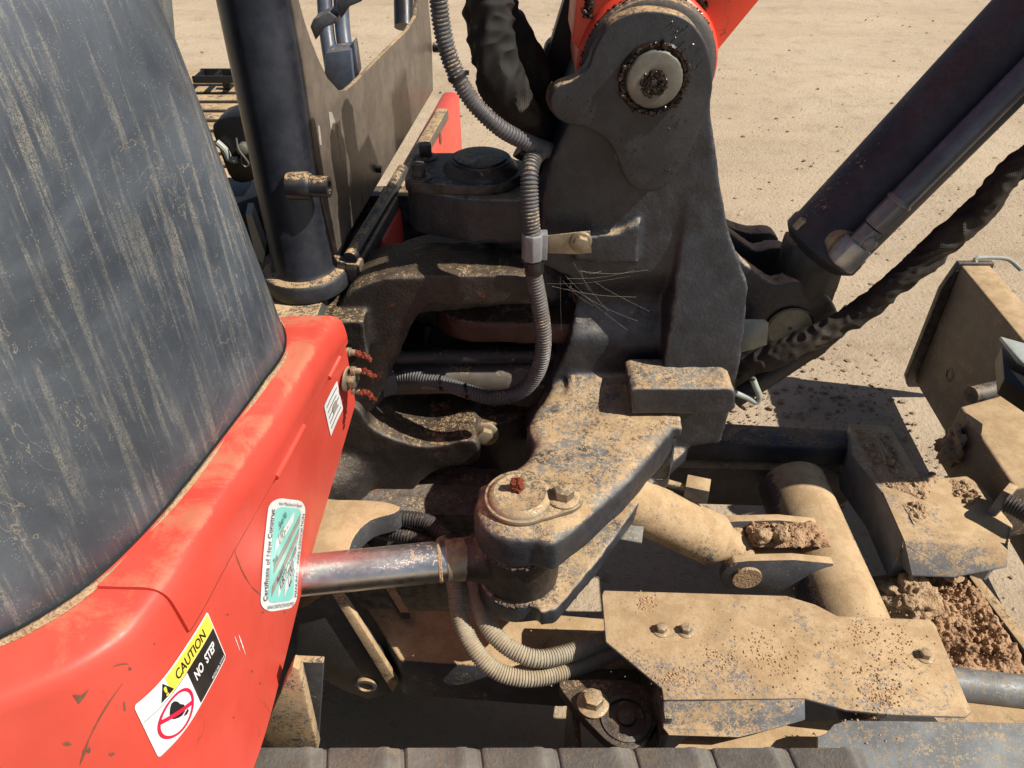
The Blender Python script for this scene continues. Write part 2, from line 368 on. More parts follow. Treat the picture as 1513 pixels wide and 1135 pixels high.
def tube(bm, path, r, n=18, per=None, k=6, pitch=0, amp=0, wrinkle=0, flat=1.0, cap=True):
    P = smoothpoly(path, k, False)
    # resample evenly
    L = [0]
    for a, b in zip(P, P[1:]): L.append(L[-1] + (b - a).length)
    tot = L[-1]; step = per or (pitch / 4 if pitch else .008); m = max(4, int(tot / step)); Q = []; j = 0
    for i in range(m + 1):
        s = tot * i / m
        while j < len(L) - 2 and L[j + 1] < s: j += 1
        t = (s - L[j]) / max(1e-9, L[j + 1] - L[j]); Q.append(P[j].lerp(P[j + 1], t))
    uvl = bm.loops.layers.uv.verify()
    x, y, d = frame_of(Q[1] - Q[0]); rings = []; ss = []
    for i, q in enumerate(Q):
        d = (Q[min(i + 1, m)] - Q[max(i - 1, 0)]).normalized()
        x = (x - d * x.dot(d)).normalized(); y = d.cross(x)
        s = tot * i / m; rr = r(s / tot) if callable(r) else r
        if pitch: rr += amp * (1 if (i % 4) in (0, 1) else -1)
        ring = []
        for a in range(n):
            t = 2 * math.pi * a / n; rad_ = rr
            if wrinkle:
                sk_ = s + .012 * math.sin(t + s * 9)
                rad_ += wrinkle * noise.noise(Vector((math.cos(t) * .9, math.sin(t) * .9, sk_ * 14)))
                rad_ += wrinkle * .75 * (1 - 2.6 * abs(noise.noise(Vector((math.cos(t) * 1.1, math.sin(t) * 1.1, sk_ * 38 + 9))))) - wrinkle * .3
            ring.append(bm.verts.new(q + x * math.cos(t) * rad_ + y * math.sin(t) * rad_ * flat))
        rings.append(ring); ss.append(s)
    R = r(.5) if callable(r) else r
    for i in range(m):
        for a in range(n):
            b_ = (a + 1) % n
            f = bm.faces.new((rings[i][a], rings[i + 1][a], rings[i + 1][b_], rings[i][b_]))
            ua, ub = a / n * 6.283 * R, (a + 1) / n * 6.283 * R
            for lp, uvv in zip(f.loops, ((ua, ss[i]), (ua, ss[i + 1]), (ub, ss[i + 1]), (ub, ss[i]))): lp[uvl].uv = uvv
    if cap: bm.faces.new(rings[0]); bm.faces.new(rings[-1])
def B(): return bmesh.new()
def bolt(p, d, r, h, parent, washer=1.5, mat='zinc', name='bolt', rot=.3, label=None):
    """flanged hex bolt standing on a surface"""
    p = Vector(p); d = Vector(d).normalized(); bm = B()
    lathe(bm, p, d, [(r * washer, 0), (r * washer, r * .18), (r * 1.12, r * .34), (r * .5, r * .34)], 28)
    hexp(bm, p + d * r * .2, d, r, h, rot=rot)
    return finish(name, bm, M[mat], parent, label, bevel=r * .09, angle=30)
_ICO = {}
def ico(sub):
    if sub not in _ICO:
        t = bmesh.new(); bmesh.ops.create_icosphere(t, subdivisions=sub, radius=1); t.verts.ensure_lookup_table()
        _ICO[sub] = ([v.co.copy() for v in t.verts], [[v.index for v in f.verts] for f in t.faces]); t.free()
    return _ICO[sub]
def blob(bm, c, r, sub=2, amp=.35, sc=1.0, squash=1):
    o = Vector((random.random() * 50, random.random() * 50, 0)); C0 = Vector(c); vs = []
    V, Fc = ico(sub)
    for q in V:
        k = 1 + amp * noise.fractal(q * 1.4 * sc + o, 1, 2, 3)
        vs.append(bm.verts.new(C0 + Vector((q.x * r * k, q.y * r * k, q.z * r * k * squash))))
    for f in Fc: bm.faces.new([vs[i] for i in f])

# ------------------------------------------------------------------ setting: ground, stones
def ground():
    bm = B(); xs = [-400, -60, -15] + [-6 + i * .1 for i in range(141)] + [20, 60, 400]
    ys = [-400, -40, -6, -2] + [-.5 + i * .1 for i in range(116)] + [20, 60, 400]
    V = [[bm.verts.new((x, y, .012 * noise.fractal(Vector((x * .9, y * .9, 0)), 1, 2, 4) if abs(x) < 9 and -2 < y < 12 else 0)) for x in xs] for y in ys]
    for j in range(len(ys) - 1):
        for i in range(len(xs) - 1): bm.faces.new((V[j][i], V[j][i + 1], V[j + 1][i + 1], V[j + 1][i]))
    o = finish('ground', bm, M['ground'], None, kind='structure')
    return o
ground()
def stones():
    bm = B(); protos = []
    for k in range(4200):
        y = 1.2 + 8.5 * random.random() ** 1.3; x = random.uniform(-.75, .85) * (y + .8)
        if k % 3 and noise.noise(Vector((x * 1.1, y * 1.1, 3))) < .05: y = 1.2 + 5 * random.random(); x = random.uniform(-.6, .8) * (y + .8)
        r = .0028 + .009 * random.random() ** 5
        if k % 5 == 0: x = random.uniform(.55, 1.3); y = random.uniform(1.5, 2.4)
        a = random.random() * 6; V, Fc = ico(1); vs = []
        for q in V:
            q = q * (1 + .3 * noise.noise(q * 1.5 + Vector((k, 0, 0))))
            vs.append(bm.verts.new((x + (q.x * math.cos(a) - q.y * math.sin(a)) * r * 1.25, y + (q.x * math.sin(a) + q.y * math.cos(a)) * r, r * .25 + q.z * r * .65)))
        for f in Fc: bm.faces.new([vs[i] for i in f])
    o = finish('gravel', bm, mat_soil('loose_grit', (0.46, 0.36, 0.26), (0.30, 0.22, 0.15)), None, kind='stuff')
    o['label'] = 'loose pebbles and crumbs strewn over the sandy yard'; o['category'] = 'gravel'
stones()

# ================================================================== HOUSE: red panels and hood
cols = [  # ledge inner edge | shoulder | bottom edge
 ((-.336, .985, .968), (-.262, 1.000, .935), (-.268, 1.030, .770)),
 ((-.323, .900, .968), (-.281, .910, .935), (-.325, .970, .610)),
 ((-.345, .760, .968), (-.303, .760, .935), (-.332, .800, .600)),
 ((-.383, .590, .968), (-.332, .600, .935), (-.330, .620, .600)),
 ((-.424, .487, .968), (-.350, .490, .935), (-.333, .500, .600)),
 ((-.452, .450, .968), (-.380, .420, .935), (-.352, .400, .600)),
 ((-.490, .420, .968), (-.465, .360, .935), (-.430, .310, .600)),
 ((-.700, .330, .968), (-.680, .250, .935), (-.650, .200, .600)),
 ((-1.00, .260, .968), (-1.00, .180, .935), (-.980, .130, .600)),
]
def cr(A, t):
    n = len(A); i = min(int(t), n - 2); f = t - i
    p0, p1, p2, p3 = (Vector(A[max(i - 1, 0)]), Vector(A[i]), Vector(A[i + 1]), Vector(A[min(i + 2, n - 1)]))
    return .5 * ((2 * p1) + (p2 - p0) * f + (2 * p0 - 5 * p1 + 4 * p2 - p3) * f * f + (3 * p1 - p0 - 3 * p2 + p3) * f ** 3)
Hc, Tc, Bc = [c[0] for c in cols], [c[1] for c in cols], [c[2] for c in cols]
def section(t):
    h, s, b = cr(Hc, t), cr(Tc, t), cr(Bc, t); out = s - h; out.z = 0
    up = s + Vector((0, 0, .033))
    ctrl = [h - out * .35, h, h + out * .45 + Vector((0, 0, -.003)), up - out * .20 + Vector((0, 0, -.006)), up - out * .05 + Vector((0, 0, -.016)), s + Vector((0, 0, -.004)), s.lerp(b, .10), s.lerp(b, .3) , s.lerp(b, .65), b]
    return smoothpoly(ctrl, 5, False)
def shell(bm, t0, t1, nt_, w0=0, w1=None, off=0, thick=.003, endf=None):
    S = [section(t0 + (t1 - t0) * i / nt_) for i in range(nt_ + 1)]
    if w1 is None: w1 = len(S[0]) - 1
    def nrm(i, j):
        a = S[min(i + 1, nt_)][j] - S[max(i - 1, 0)][j]; b = S[i][min(j + 1, len(S[0]) - 1)] - S[i][max(j - 1, 0)]
        n = a.cross(b)
        n.normalize(); return n if n.dot(Vector((1, -.3, .8))) > 0 else -n
    top = [[bm.verts.new(S[i][j] + nrm(i, j) * off) for j in range(w0, w1 + 1)] for i in range(nt_ + 1)]
    bot = [[bm.verts.new(S[i][j] + nrm(i, j) * (off - thick)) for j in range(w0, w1 + 1)] for i in range(nt_ + 1)]
    m = w1 - w0
    for i in range(nt_):
        for j in range(m):
            bm.faces.new((top[i][j], top[i + 1][j], top[i + 1][j + 1], top[i][j + 1])); bm.faces.new((bot[i][j], bot[i][j + 1], bot[i + 1][j + 1], bot[i + 1][j]))
    for i in range(nt_):
        for j in (0, m): bm.faces.new((top[i][j], bot[i][j], bot[i + 1][j], top[i + 1][j]))
    for j in range(m):
        for i in (0, nt_): bm.faces.new((top[i][j], top[i][j + 1], bot[i][j + 1], bot[i][j]))
bm = B(); shell(bm, 0.02, 8, 110)
side = finish('side_panel', bm, M['red'], label='faded red curved side panel with stickers and scratches', angle=40)
bpy.context.view_layer.update(); bvh = BVHTree.FromObject(side, bpy.context.evaluated_depsgraph_get())
print('shell', len(side.data.polygons))
# upper cover strip lies 4 mm proud; its edge is the seam
NS = len(section(0)) - 1; SEAM = 31
bm = B(); shell(bm, 0.0, 4.0, 80, 0, SEAM, off=.0045, thick=.0042)
upper = finish('ledge_cover', bm, M['red_up'], label='red ledge strip below the hood, brown with dust', angle=40)
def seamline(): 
    bm = B(); tube(bm, [section(.02 + 3.96 * i / 40)[SEAM] + Vector((.0015, 0, -.0016)) for i in range(41)], .0024, 8, per=.01)  # dark tube drawn in as the shadow line under the seam edge
    finish('seam_shade', bm, M['ink'], side)
# two latch strips in the seam
def onshell(t, wj, off=.006):
    S = section(t); p = S[wj]; return p + Vector((.98, -.15, .05)) * off
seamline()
for t0, t1 in ((.45, .85), (1.62, 2.25)):
    bm = B(); tube(bm, [onshell(t0 + (t1 - t0) * i / 4, SEAM + 0, .0035) for i in range(5)], .0052, 12)
    finish('seam_catch', bm, M['red'], side)

def hood():
    bm = B()
    plan = [(-.75, 1.10), (-.55, 1.05), (-.42, 1.02), (-.352, .975), (-.324, .90), (-.335, .82), (-.346, .76), (-.363, .68), (-.384, .59), (-.404, .53), (-.425, .487), (-.453, .451), (-.492, .420), (-.58, .375), (-.70, .33), (-1.0, .26)]
    P = smoothpoly([Vector((x, y, 0)) for x, y in plan], 8, False)
    C = Vector((-.85, .78, 0)); zs = [(.9725, 0.004), (.975, 0.0), (1.0, .0055), (1.1, .028), (1.2, .049), (1.3, .071), (1.38, .090), (1.44, .109), (1.50, .140), (1.55, .185), (1.59, .25), (1.615, .34), (1.63, .48), (1.635, .7), (1.637, .93)]
    R = []
    for z, k in zs:
        R.append([bm.verts.new(Vector(((p + (C - p) * k).x, (p + (C - p) * k).y, z + .0))) for p in P])
    for a, b in zip(R, R[1:]):
        for i in range(len(P) - 1): bm.faces.new((a[i], a[i + 1], b[i + 1], b[i]))
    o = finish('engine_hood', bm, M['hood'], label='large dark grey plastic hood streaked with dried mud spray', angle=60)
    bm = B(); ps_ = [Vector((p.x, p.y, .9705)) for p in P[16:]]
    for a_, b_ in zip(ps_, ps_[1:]):
        t_ = (b_ - a_).normalized(); o_ = Vector((-t_.y, t_.x, 0)); o_ = o_ if o_.x > 0 or o_.y < 0 else -o_
    tube(bm, [p + Vector((.0045, -.0025, -.001)) for p in ps_], lambda t: .0036 + .0012 * math.sin(t * 40), 8, per=.006)
    finish('dust_bead', bm, M['clod'], o)
    bm = B(); tube(bm, [Vector((p.x, p.y, .973)) for p in P[2:]], .0024, 8, per=.01)
    finish('hood_seal', bm, M['black'], o)
hood()
# engine hood neighbour seen behind its top edge
bm = B(); prism(bm, [PY(x, y, 1.02) for x, y in ((150, -80), (236, -80), (252, 97), (235, 130), (180, 60))], (0, .03, 0))
finish('rear_hood_edge', bm, M['bluegrey'], bevel=.006)

# ---- stickers -------------------------------------------------
def raycast(px, py):
    d = ray(px, py); off = Vector(EX.location)
    h = bvh.ray_cast(CAM, d.normalized()); return h[0]
class Sticker:
    """four corners found on the panel; (u,v) in 0..1, v up"""
    def __init__(s, TL, TR, BR, BL): s.c = [raycast(*p) for p in (TL, TR, BR, BL)]; n = (s.c[1] - s.c[0]).cross(s.c[3] - s.c[0]).normalized(); s.N = n if n.dot(CAM - s.c[0]) > 0 else -n
    def at(s, u, v, off):
        tl, tr, br, bl = s.c; p = tl.lerp(tr, u).lerp(bl.lerp(br, u), 1 - v)
        N = s.N; h = bvh.ray_cast(p + N * .06, -N)
        if h[0] is None: return p + N * off
        return h[0] + N * (off + .0004)
    def w(s): return (s.c[1] - s.c[0]).length
    def h(s): return (s.c[3] - s.c[0]).length
def sticker_poly(st, pts, off, name, mat, parent, subd=0.06):
    """a filled (u,v) polygon laid on the panel"""
    bm = B(); vs = [bm.verts.new((u, v, 0)) for u, v in pts]; f = bm.faces.new(vs)
    bmesh.ops.triangulate(bm, faces=bm.faces)
    for k in range(1, int(1 / subd)):
        for no in ((1, 0, 0), (0, 1, 0)):
            bmesh.ops.bisect_plane(bm, geom=bm.verts[:] + bm.edges[:] + bm.faces[:], plane_co=(k * subd, k * subd, 0), plane_no=no)
    for v in bm.verts: v.co = st.at(v.co.x, v.co.y, off)
    return finish(name, bm, M[mat], parent, angle=60)
def rrect(x0, y0, x1, y1, rx, ry, n=6):
    out = []
    for cx, cy, a0 in ((x1 - rx, y1 - ry, 0), (x0 + rx, y1 - ry, 90), (x0 + rx, y0 + ry, 180), (x1 - rx, y0 + ry, 270)):
        for i in range(n + 1):
            a = rad(a0 + 90 * i / n); out.append((cx + rx * math.cos(a), cy + ry * math.sin(a)))
    return out
def text_data(s, bold=0.0, shear=0):
    cu = bpy.data.curves.new('t', 'FONT'); cu.body = s; cu.size = 1; cu.resolution_u = 3; cu.offset = bold; cu.shear = shear
    ob = bpy.data.objects.new('t', cu); COL.objects.link(ob)
    dg = bpy.context.evaluated_depsgraph_get(); dg.update()
    me = bpy.data.meshes.new_from_object(ob.evaluated_get(dg))
    vs = [v.co.copy() for v in me.vertices]; fs = [tuple(p.vertices) for p in me.polygons]
    bpy.data.objects.remove(ob); bpy.data.curves.remove(cu); bpy.data.meshes.remove(me)
    return vs, fs
def lettering(st, s, fn, off, mat, parent, bold=.0, shear=0, h=None):
    """fn maps (x in 0..1 along the words, y in letter heights) to (u,v)"""
    vs, fs = text_data(s, bold, shear)
    if not vs: return
    x0 = min(v.x for v in vs); x1 = max(v.x for v in vs); bm = B()
    V = [bm.verts.new(st.at(*fn((v.x - x0) / (x1 - x0), v.y / .72), off)) for v in vs]
    for f in fs:
        try: bm.faces.new([V[i] for i in f])
        except ValueError: pass
    return finish('lettering', bm, M[mat], parent, angle=60)
def line_fn(p0, p1, up):
    return lambda x, y: (p0[0] + (p1[0] - p0[0]) * x + up[0] * y, p0[1] + (p1[1] - p0[1]) * x + up[1] * y)

# caution sticker
st = Sticker((196, 1043), (305, 903), (333, 970), (233, 1120))
cs = sticker_poly(st, rrect(0, 0, 1, 1, .025, .06), .0008, 'warning_sticker', 'white', EX)
cs['label'] = 'yellow black and white caution no step sticker on red panel'
sticker_poly(st, [(.30, .69), (.985, .69), (.985, .975), (.30, .975)], .0014, 'yellow_band', 'yellow', cs)
sticker_poly(st, [(.015, .69), (.30, .69), (.30, .975), (.015, .975)], .0013, 'faded_band', 'white', cs)
sticker_poly(st, [(.52, .03), (.985, .03), (.985, .68), (.52, .68)], .0014, 'black_field', 'mottled', cs)
sticker_poly(st, [(.012, .676), (.98, .676), (.98, .684), (.012, .684)], .0017, 'rule', 'ink', cs)
lettering(st, 'CAUTION', line_fn((.40, .745), (.86, .745), (0, .165)), .002, 'ink', cs, .012)
lettering(st, 'NO  STEP', line_fn((.575, .39), (.915, .39), (0, .165)), .002, 'white', cs, .03)
lettering(st, 'RD238-5734', line_fn((.74, .06), (.97, .06), (0, .055)), .002, 'white', cs)
sticker_poly(st, [(.185, .72), (.335, .72), (.26, .955)], .0019, 'warning_triangle', 'ink', cs)
lettering(st, '!', line_fn((.245, .745), (.275, .745), (0, .15)), .0024, 'yellow', cs, .02)
def ring(st, cu, cv, ru, rv, t, off, mat, parent):
    bm = B(); A = []
    for i in range(56):
        a = 2 * math.pi * i / 56
        A.append([bm.verts.new(st.at(cu + (ru - t * k) * math.cos(a), cv + (rv - t * k * rv / ru) * math.sin(a), off)) for k in (0, 1)])
    for i in range(56): j = (i + 1) % 56; bm.faces.new((A[i][0], A[j][0], A[j][1], A[i][1]))
    return finish('prohibition_ring', bm, M[mat], parent)
boot = [(.215, .47), (.20, .40), (.225, .33), (.27, .27), (.30, .245), (.34, .25), (.36, .30), (.355, .36), (.33, .42), (.315, .50), (.29, .56), (.26, .57), (.235, .53)]
sticker_poly(st, boot, .0017, 'shoe_print', 'ink', cs)
sticker_poly(st, [(.31, .21), (.345, .175), (.375, .19), (.375, .235), (.34, .225)], .0017, 'heel_print', 'ink', cs)
ring(st, .275, .345, .205, .30, .026, .002, 'crimson', cs)
sticker_poly(st, [(.105, .455), (.125, .51), (.46, .25), (.44, .195)], .0022, 'prohibition_bar', 'crimson', cs)

# certificate sticker
st = Sticker((397, 734), (452, 741), (437, 897), (383, 906))
ct = sticker_poly(st, rrect(0, 0, 1, 1, .30, .11), .0008, 'certificate_sticker', 'white', EX)
ct['label'] = 'teal and white oblong certificate sticker on red panel'
sticker_poly(st, rrect(.15, .075, .85, .925, .14, .055), .0013, 'teal_field', 'teal', ct)
def band(u0, v0, u1, v1, wv, mat, name):
    sticker_poly(st, [(u0, v0), (u1, v1), (u1, v1 + wv), (u0, v0 + wv)], .0018, name, mat, ct)
band(.22, .52, .62, .80, .10, 'white', 'white_stripe')
band(.24, .33, .82, .80, .085, 'taupe', 'silver_stripe')
band(.22, .13, .84, .66, .090, 'taupe', 'silver_stripe')
band(.38, .11, .84, .52, .100, 'white', 'name_stripe')
band(.55, .11, .82, .33, .12, 'white', 'signature_stripe')
AS = st.h() / st.w()
def slant(u0, v0, u1, v1, th):
    dx, dy = (u1 - u0), (v1 - v0) * AS; l = math.hypot(dx, dy)
    return line_fn((u0, v0), (u1, v1), (-dy / l * th, dx / l * th / AS))
lettering(st, 'KUBOTA Corporation', slant(.44, .175, .82, .53, .085), .0023, 'ink', ct)
lettering(st, 'CEMA', slant(.68, .19, .82, .33, .15), .0023, 'ink', ct, 0, .3)
lettering(st, 'Serial No.', slant(.28, .72, .42, .85, .07), .0023, 'ink', ct)
lettering(st, 'U45- -', slant(.31, .585, .50, .72, .10), .0023, 'taupe', ct)
lettering(st, 'Manufacturer', slant(.355, .235, .50, .38, .06), .0023, 'ink', ct)
lettering(st, 'Model', slant(.22, .40, .31, .47, .06), .0023, 'ink', ct)
lettering(st, 'Certificate of New Construc', slant(.125, .10, .125, .90, .085), .0021, 'ink', ct, .006)
lettering(st, 'tion Machine for Export', slant(.20, .94, .84, .94, .032 * AS), .0021, 'ink', ct)
lettering(st, 'JAPAN CONSTRUCTION EQUIPMENT', slant(.13, .026, .88, .026, .032 * AS), .0021, 'ink', ct)
lettering(st, 'MANUFACTURERS ASSOCIATION', slant(.965, .10, .965, .88, .085), .0021, 'ink', ct)

# small white plate near the far end
st = Sticker((478, 600), (497, 562), (506, 604), (488, 645))
ws = sticker_poly(st, rrect(0, 0, 1, 1, .05, .05), .0008, 'data_label', 'white', EX); ws['label'] = 'small white printed label at far end of red panel'
for k in range(5): sticker_poly(st, [(.12, .16 + k * .17), (.9 - .1 * (k % 2), .16 + k * .17), (.9 - .1 * (k % 2), .185 + k * .17), (.12, .185 + k * .17)], .0014, 'print_line', 'ink', ws)
sticker_poly(st, rrect(.42, .35, .75, .6, .08, .08), .0016, 'pictogram', 'taupe', ws)

def chip(pts, parent=side, mat='chip', name='paint_chip', cover=None):
    bm = B(); vs = []
    for x, y in pts:
        h = bvh.ray_cast(CAM, ray(x, y).normalized())
        if h[0] is None: bm.free(); return
        n = h[1] if h[1].dot(CAM - h[0]) > 0 else -h[1]; vs.append(bm.verts.new(h[0] + n * .0007))
    bm.faces.new(vs); finish(name, bm, M[mat], parent)
def streak(x0, y0, x1, y1, w_, bend=0, mat='under2', name='scratch'):
    n = 14; L = []; R = []; dx, dy = x1 - x0, y1 - y0; l = math.hypot(dx, dy); nx, ny = -dy / l, dx / l
    for i in range(n + 1):
        t = i / n; b_ = bend * 4 * t * (1 - t); ww = w_ * (.25 + .75 * abs(math.sin(t * 3.14))) * random.uniform(.5, 1.2)
        x, y = x0 + dx * t + nx * b_, y0 + dy * t + ny * b_; L.append((x + nx * ww, y + ny * ww)); R.append((x - nx * ww, y - ny * ww))
    bm = B(); V = []
    for p in L + R:
        h = bvh.ray_cast(CAM, ray(*p).normalized())
        if h[0] is None: bm.free(); return
        n_ = h[1] if h[1].dot(CAM - h[0]) > 0 else -h[1]; V.append(bm.verts.new(h[0] + n_ * .0007))
    for i in range(n): bm.faces.new((V[i], V[i + 1], V[n + 2 + i], V[n + 1 + i]))
    finish(name, bm, M[mat], side)
def ragged(cx, cy, rx, ry, n=11):
    return [(cx + rx * math.cos(6.283 * i / n) * random.uniform(.5, 1.15), cy + ry * math.sin(6.283 * i / n) * random.uniform(.5, 1.15)) for i in range(n)]
streak(181, 1010, 131, 1093, 1.5, 3, 'chip'); streak(131, 1093, 118, 1130, 2.2, 0, 'chip')
chip([(107, 1026), (120, 1027), (132, 1017), (124, 1031), (116, 1040), (112, 1033)]); chip(ragged(99, 1099, 7, 3.5)); chip(ragged(165, 1114, 5, 3)); chip(ragged(131, 1108, 4, 5))
streak(167, 985, 190, 981, 1.6, -2, 'chip'); chip(ragged(192, 988, 3, 4)); chip([(182, 1036), (184, 1036), (186, 1050), (183, 1050)])
for x, y in ((228, 951), (372, 992), (336, 908), (384, 1010), (300, 1012), (420, 905), (345, 1060), (388, 905)): chip(ragged(x, y, 1.6, 2.0, 7))
streak(352, 938, 362, 967, .8, 0, 'white'); streak(346, 940, 354, 962, .6, 0, 'white'); streak(404, 925, 416, 1040, .6, 4, 'chip')
streak(346, 812, 372, 868, .8, 3, 'chip'); streak(372, 868, 386, 880, .8, 0, 'chip')
# panel bolts and grease nipples at the far end of the panel
pc = raycast(509, 560) or Vector((-.27, 1.0, .8))
bolt(pc + Vector((.004, 0, 0)), (.97, -.25, 0), .013, .014, side, 1.6)
def grease_nipple(p, d, parent=EX, s=1.0):
    d = Vector(d).normalized(); p = Vector(p); bm = B()
    lathe(bm, p, d, [(.0075 * s, 0), (.0075 * s, .006 * s), (.005 * s, .007 * s), (.005 * s, .014 * s), (.003 * s, .018 * s)], 14)
    n = finish('grease_nipple', bm, M['zinc'], parent)
    bm = B(); q = p + d * .018 * s
    for i in range(6): blob(bm, q + d * (.004 * i * s) + Vector((random.uniform(-.002, .002), random.uniform(-.002, .002), -.0004 * i * i)), (.0055 - .0004 * i) * s, 2, .8, 1.5)
    finish('grease_blob', bm, M['redgrease'], n if parent is EX else parent)

# ================================================================== HOUSE: post, front panel, deck, cab floor
pbx, pby = -.357, 1.175
bm = B(); lathe(bm, (pbx, pby, .955), (0, 0, 1), [(.056, 0), (.052, .006), (.052, 1.2)], 48)
post = finish('canopy_post', bm, M['post'], label='blue black round canopy post', angle=40)
bm = B(); lathe(bm, (pbx, pby, .921), (0, 0, 1), [(.073, 0), (.073, .024), (.069, .031), (.05, .034)], 48)
finish('base_flange', bm, M['plate'], post, bevel=.002)
bm = B(); a = PY(455, 275, 1.125); lathe(bm, a, (.99, -.1, 0), [(.0215, -.03), (.0215, .0), (.018, .006), (.016, .006), (.016, .034), (.010, .034), (.010, .02)], 28)
finish('tube_stub', bm, M['post'], post)
A = Vector((-.302, 1.175, .95)); Bp = Vector((-.2, 2.02, .95)); pn = (Bp - A).cross(Vector((0, 0, 1))).normalized()
out = [(428, -60), (431, 0), (447, 90), (462, 190), (478, 300), (496, 378), (640, 134), (638, 60), (633, 0), (628, -60), (618, -60), (617, 0), (615, 24), (603, 44), (567, 79), (524, 123), (512, 133), (502, 135), (484, 115), (470, 85), (460, 60), (450, 30), (442, 0), (436, -60)]
bm = B(); prism(bm, [PP(x, y, A, pn) for x, y in out], -pn * .009)
panel = finish('front_panel', bm, M['panel'], label='brown filmed sheet panel with a scooped top', bevel=.0015)
rel = [(0, 0), (0, 0), (0, 0)]
dirn = (Bp - A).normalized()
bm = B()
q = [A + dirn * .0 + pn * .004, A + dirn * .86 + pn * .004, A + dirn * .86 + pn * .034, A + dirn * .0 + pn * .034]
prism(bm, [v + Vector((0, 0, -.03)) for v in q], (0, 0, .03))
rail = finish('deck_rail', bm, M['panel'], bevel=.004, seg=3)
bm = B(); tube(bm, [A + dirn * t + pn * .018 + Vector((0, 0, .008)) for t in (.02, .2, .36, .42)], .013, 16)
finish('rail_tube', bm, M['post'], rail)
bm = B(); cyl(bm, PP(640, 70, A, pn) , PP(640, 70, A, pn) + pn * .03, .012); finish('weld_stud', bm, M['post'], panel); bm = B(); cyl(bm, PP(556, 250, A, pn) + Vector((0, 0, 0)), PP(556, 250, A, pn) + pn * .012, .007)
finish('weld_stud', bm, M['post'], panel)
for pts_, m_, nm_ in ((((485, 165), (490, 166), (495, 180), (494, 195), (488, 190)), 'taupe', 'paint_scuff'), (((469, 185), (472, 187), (475, 215), (472, 214)), 'taupe', 'paint_scuff'), (((499, 180), (502, 178), (504, 200), (501, 207), (498, 195)), 'ink', 'paint_scuff'), (((516, 255), (518, 254), (519, 270), (517, 271)), 'ink', 'paint_scuff'), (((534, 285), (536, 284), (537, 300), (535, 302)), 'ink', 'paint_scuff'), (((502, 215), (503, 214), (504, 232), (503, 233)), 'ink', 'paint_scuff')):
    bm = B(); bm.faces.new([bm.verts.new(PP(x, y, A, pn) + pn * .0006) for x, y in pts_]); finish(nm_, bm, M[m_], panel)
# red skirt beyond the rail
s0, s1 = Vector((-.245, 1.33, .930)), Vector((-.145, 2.20, .942))
bm = B(); prism(bm, [s0, s1, s1 + Vector((.004, .0, -.26)), s0 + Vector((0, 0, -.26))], (-.05, .006, 0))
skirt = finish('front_skirt', bm, M['red'], label='far red front cover below the deck rail', bevel=.018, seg=4)
c = PP(650, 205, s0, Vector((.993, -.113, 0))); bm = B(); lathe(bm, c - Vector((.003, 0, 0)), (1, -.11, 0), [(.013, 0), (.013, .006), (.006, .007)], 16)
finish('plug', bm, M['redgrease'], skirt)

# deck top and cab floor
bm = B()
box(bm, (-.52, 1.32, .893), (.40, .60, .05))
o = finish('deck_plate', bm, M['under_sh'], bevel=.004)
bm = B(); box(bm, (-.86, 1.95, .93), (.92, .95, .02)); fl = finish('cab_floor', bm, M['under'], label='operator platform with ribbed mat', bevel=.003)
for i in range(11):
    bm = B(); box(bm, (-.86, 1.52 + i * .075, .9445), (.88, .05, .009)); finish('mat_rib', bm, M['under_sh'], fl, bevel=.003)
bm = B()
for x0, y0 in ((0, 0), (.12, 0)): pass
pz = PZ(322, 112, .985)
for dx in (-.05, 0, .05): box(bm, pz + Vector((dx, 0, 0)), (.008, .07, .016))
for dy in (-.035, .035): box(bm, pz + Vector((0, dy, 0)), (.115, .010, .018))
box(bm, pz + Vector((.02, 0, -.02)), (.02, .02, .03))
finish('foot_pedal', bm, M['black'], bevel=.002)
# pivot bracket with clevis pin behind the post
bm = B()
prism(bm, smoothpoly([PY(x, y, 1.34) for x, y in ((314, 185), (345, 172), (375, 178), (384, 215), (380, 262), (345, 268), (325, 225))], 3), (0, .07, 0))
box(bm, PY(345, 330, 1.36), (.16, .16, .12))
lin = finish('pedal_linkage', bm, M['black'], bevel=.003)
p = PY(358, 222, 1.325); bm = B(); lathe(bm, p + Vector((0, .02, 0)), (0, -1, 0), [(.016, 0), (.016, .004), (.010, .005), (.010, .022), (.006, .024)], 20)
finish('clevis_pin', bm, M['steel'], lin)
bm = B(); tube(bm, [p + Vector(v) for v in ((-.006, 0, .022), (-.004, -.006, .004), (.004, -.008, -.01), (.008, -.006, -.022), (.002, -.006, -.028), (-.003, -.006, -.02), (0, -.006, -.006))], .0018, 8, per=.002)
finish('split_pin', bm, M['steel'], lin)
bm = B(); tube(bm, [PY(x, y, 1.33) for x, y in ((320, 210), (333, 222), (340, 236), (352, 236))], .006, 10); finish('cable_loop', bm, M['palemetal'], lin)
bm = B(); prism(bm, [PY(x, y, 1.22) for x, y in ((363, 318), (372, 318), (392, 375), (388, 390), (378, 380))], (-.01, .05, 0)); finish('side_tab', bm, M['palemetal'])
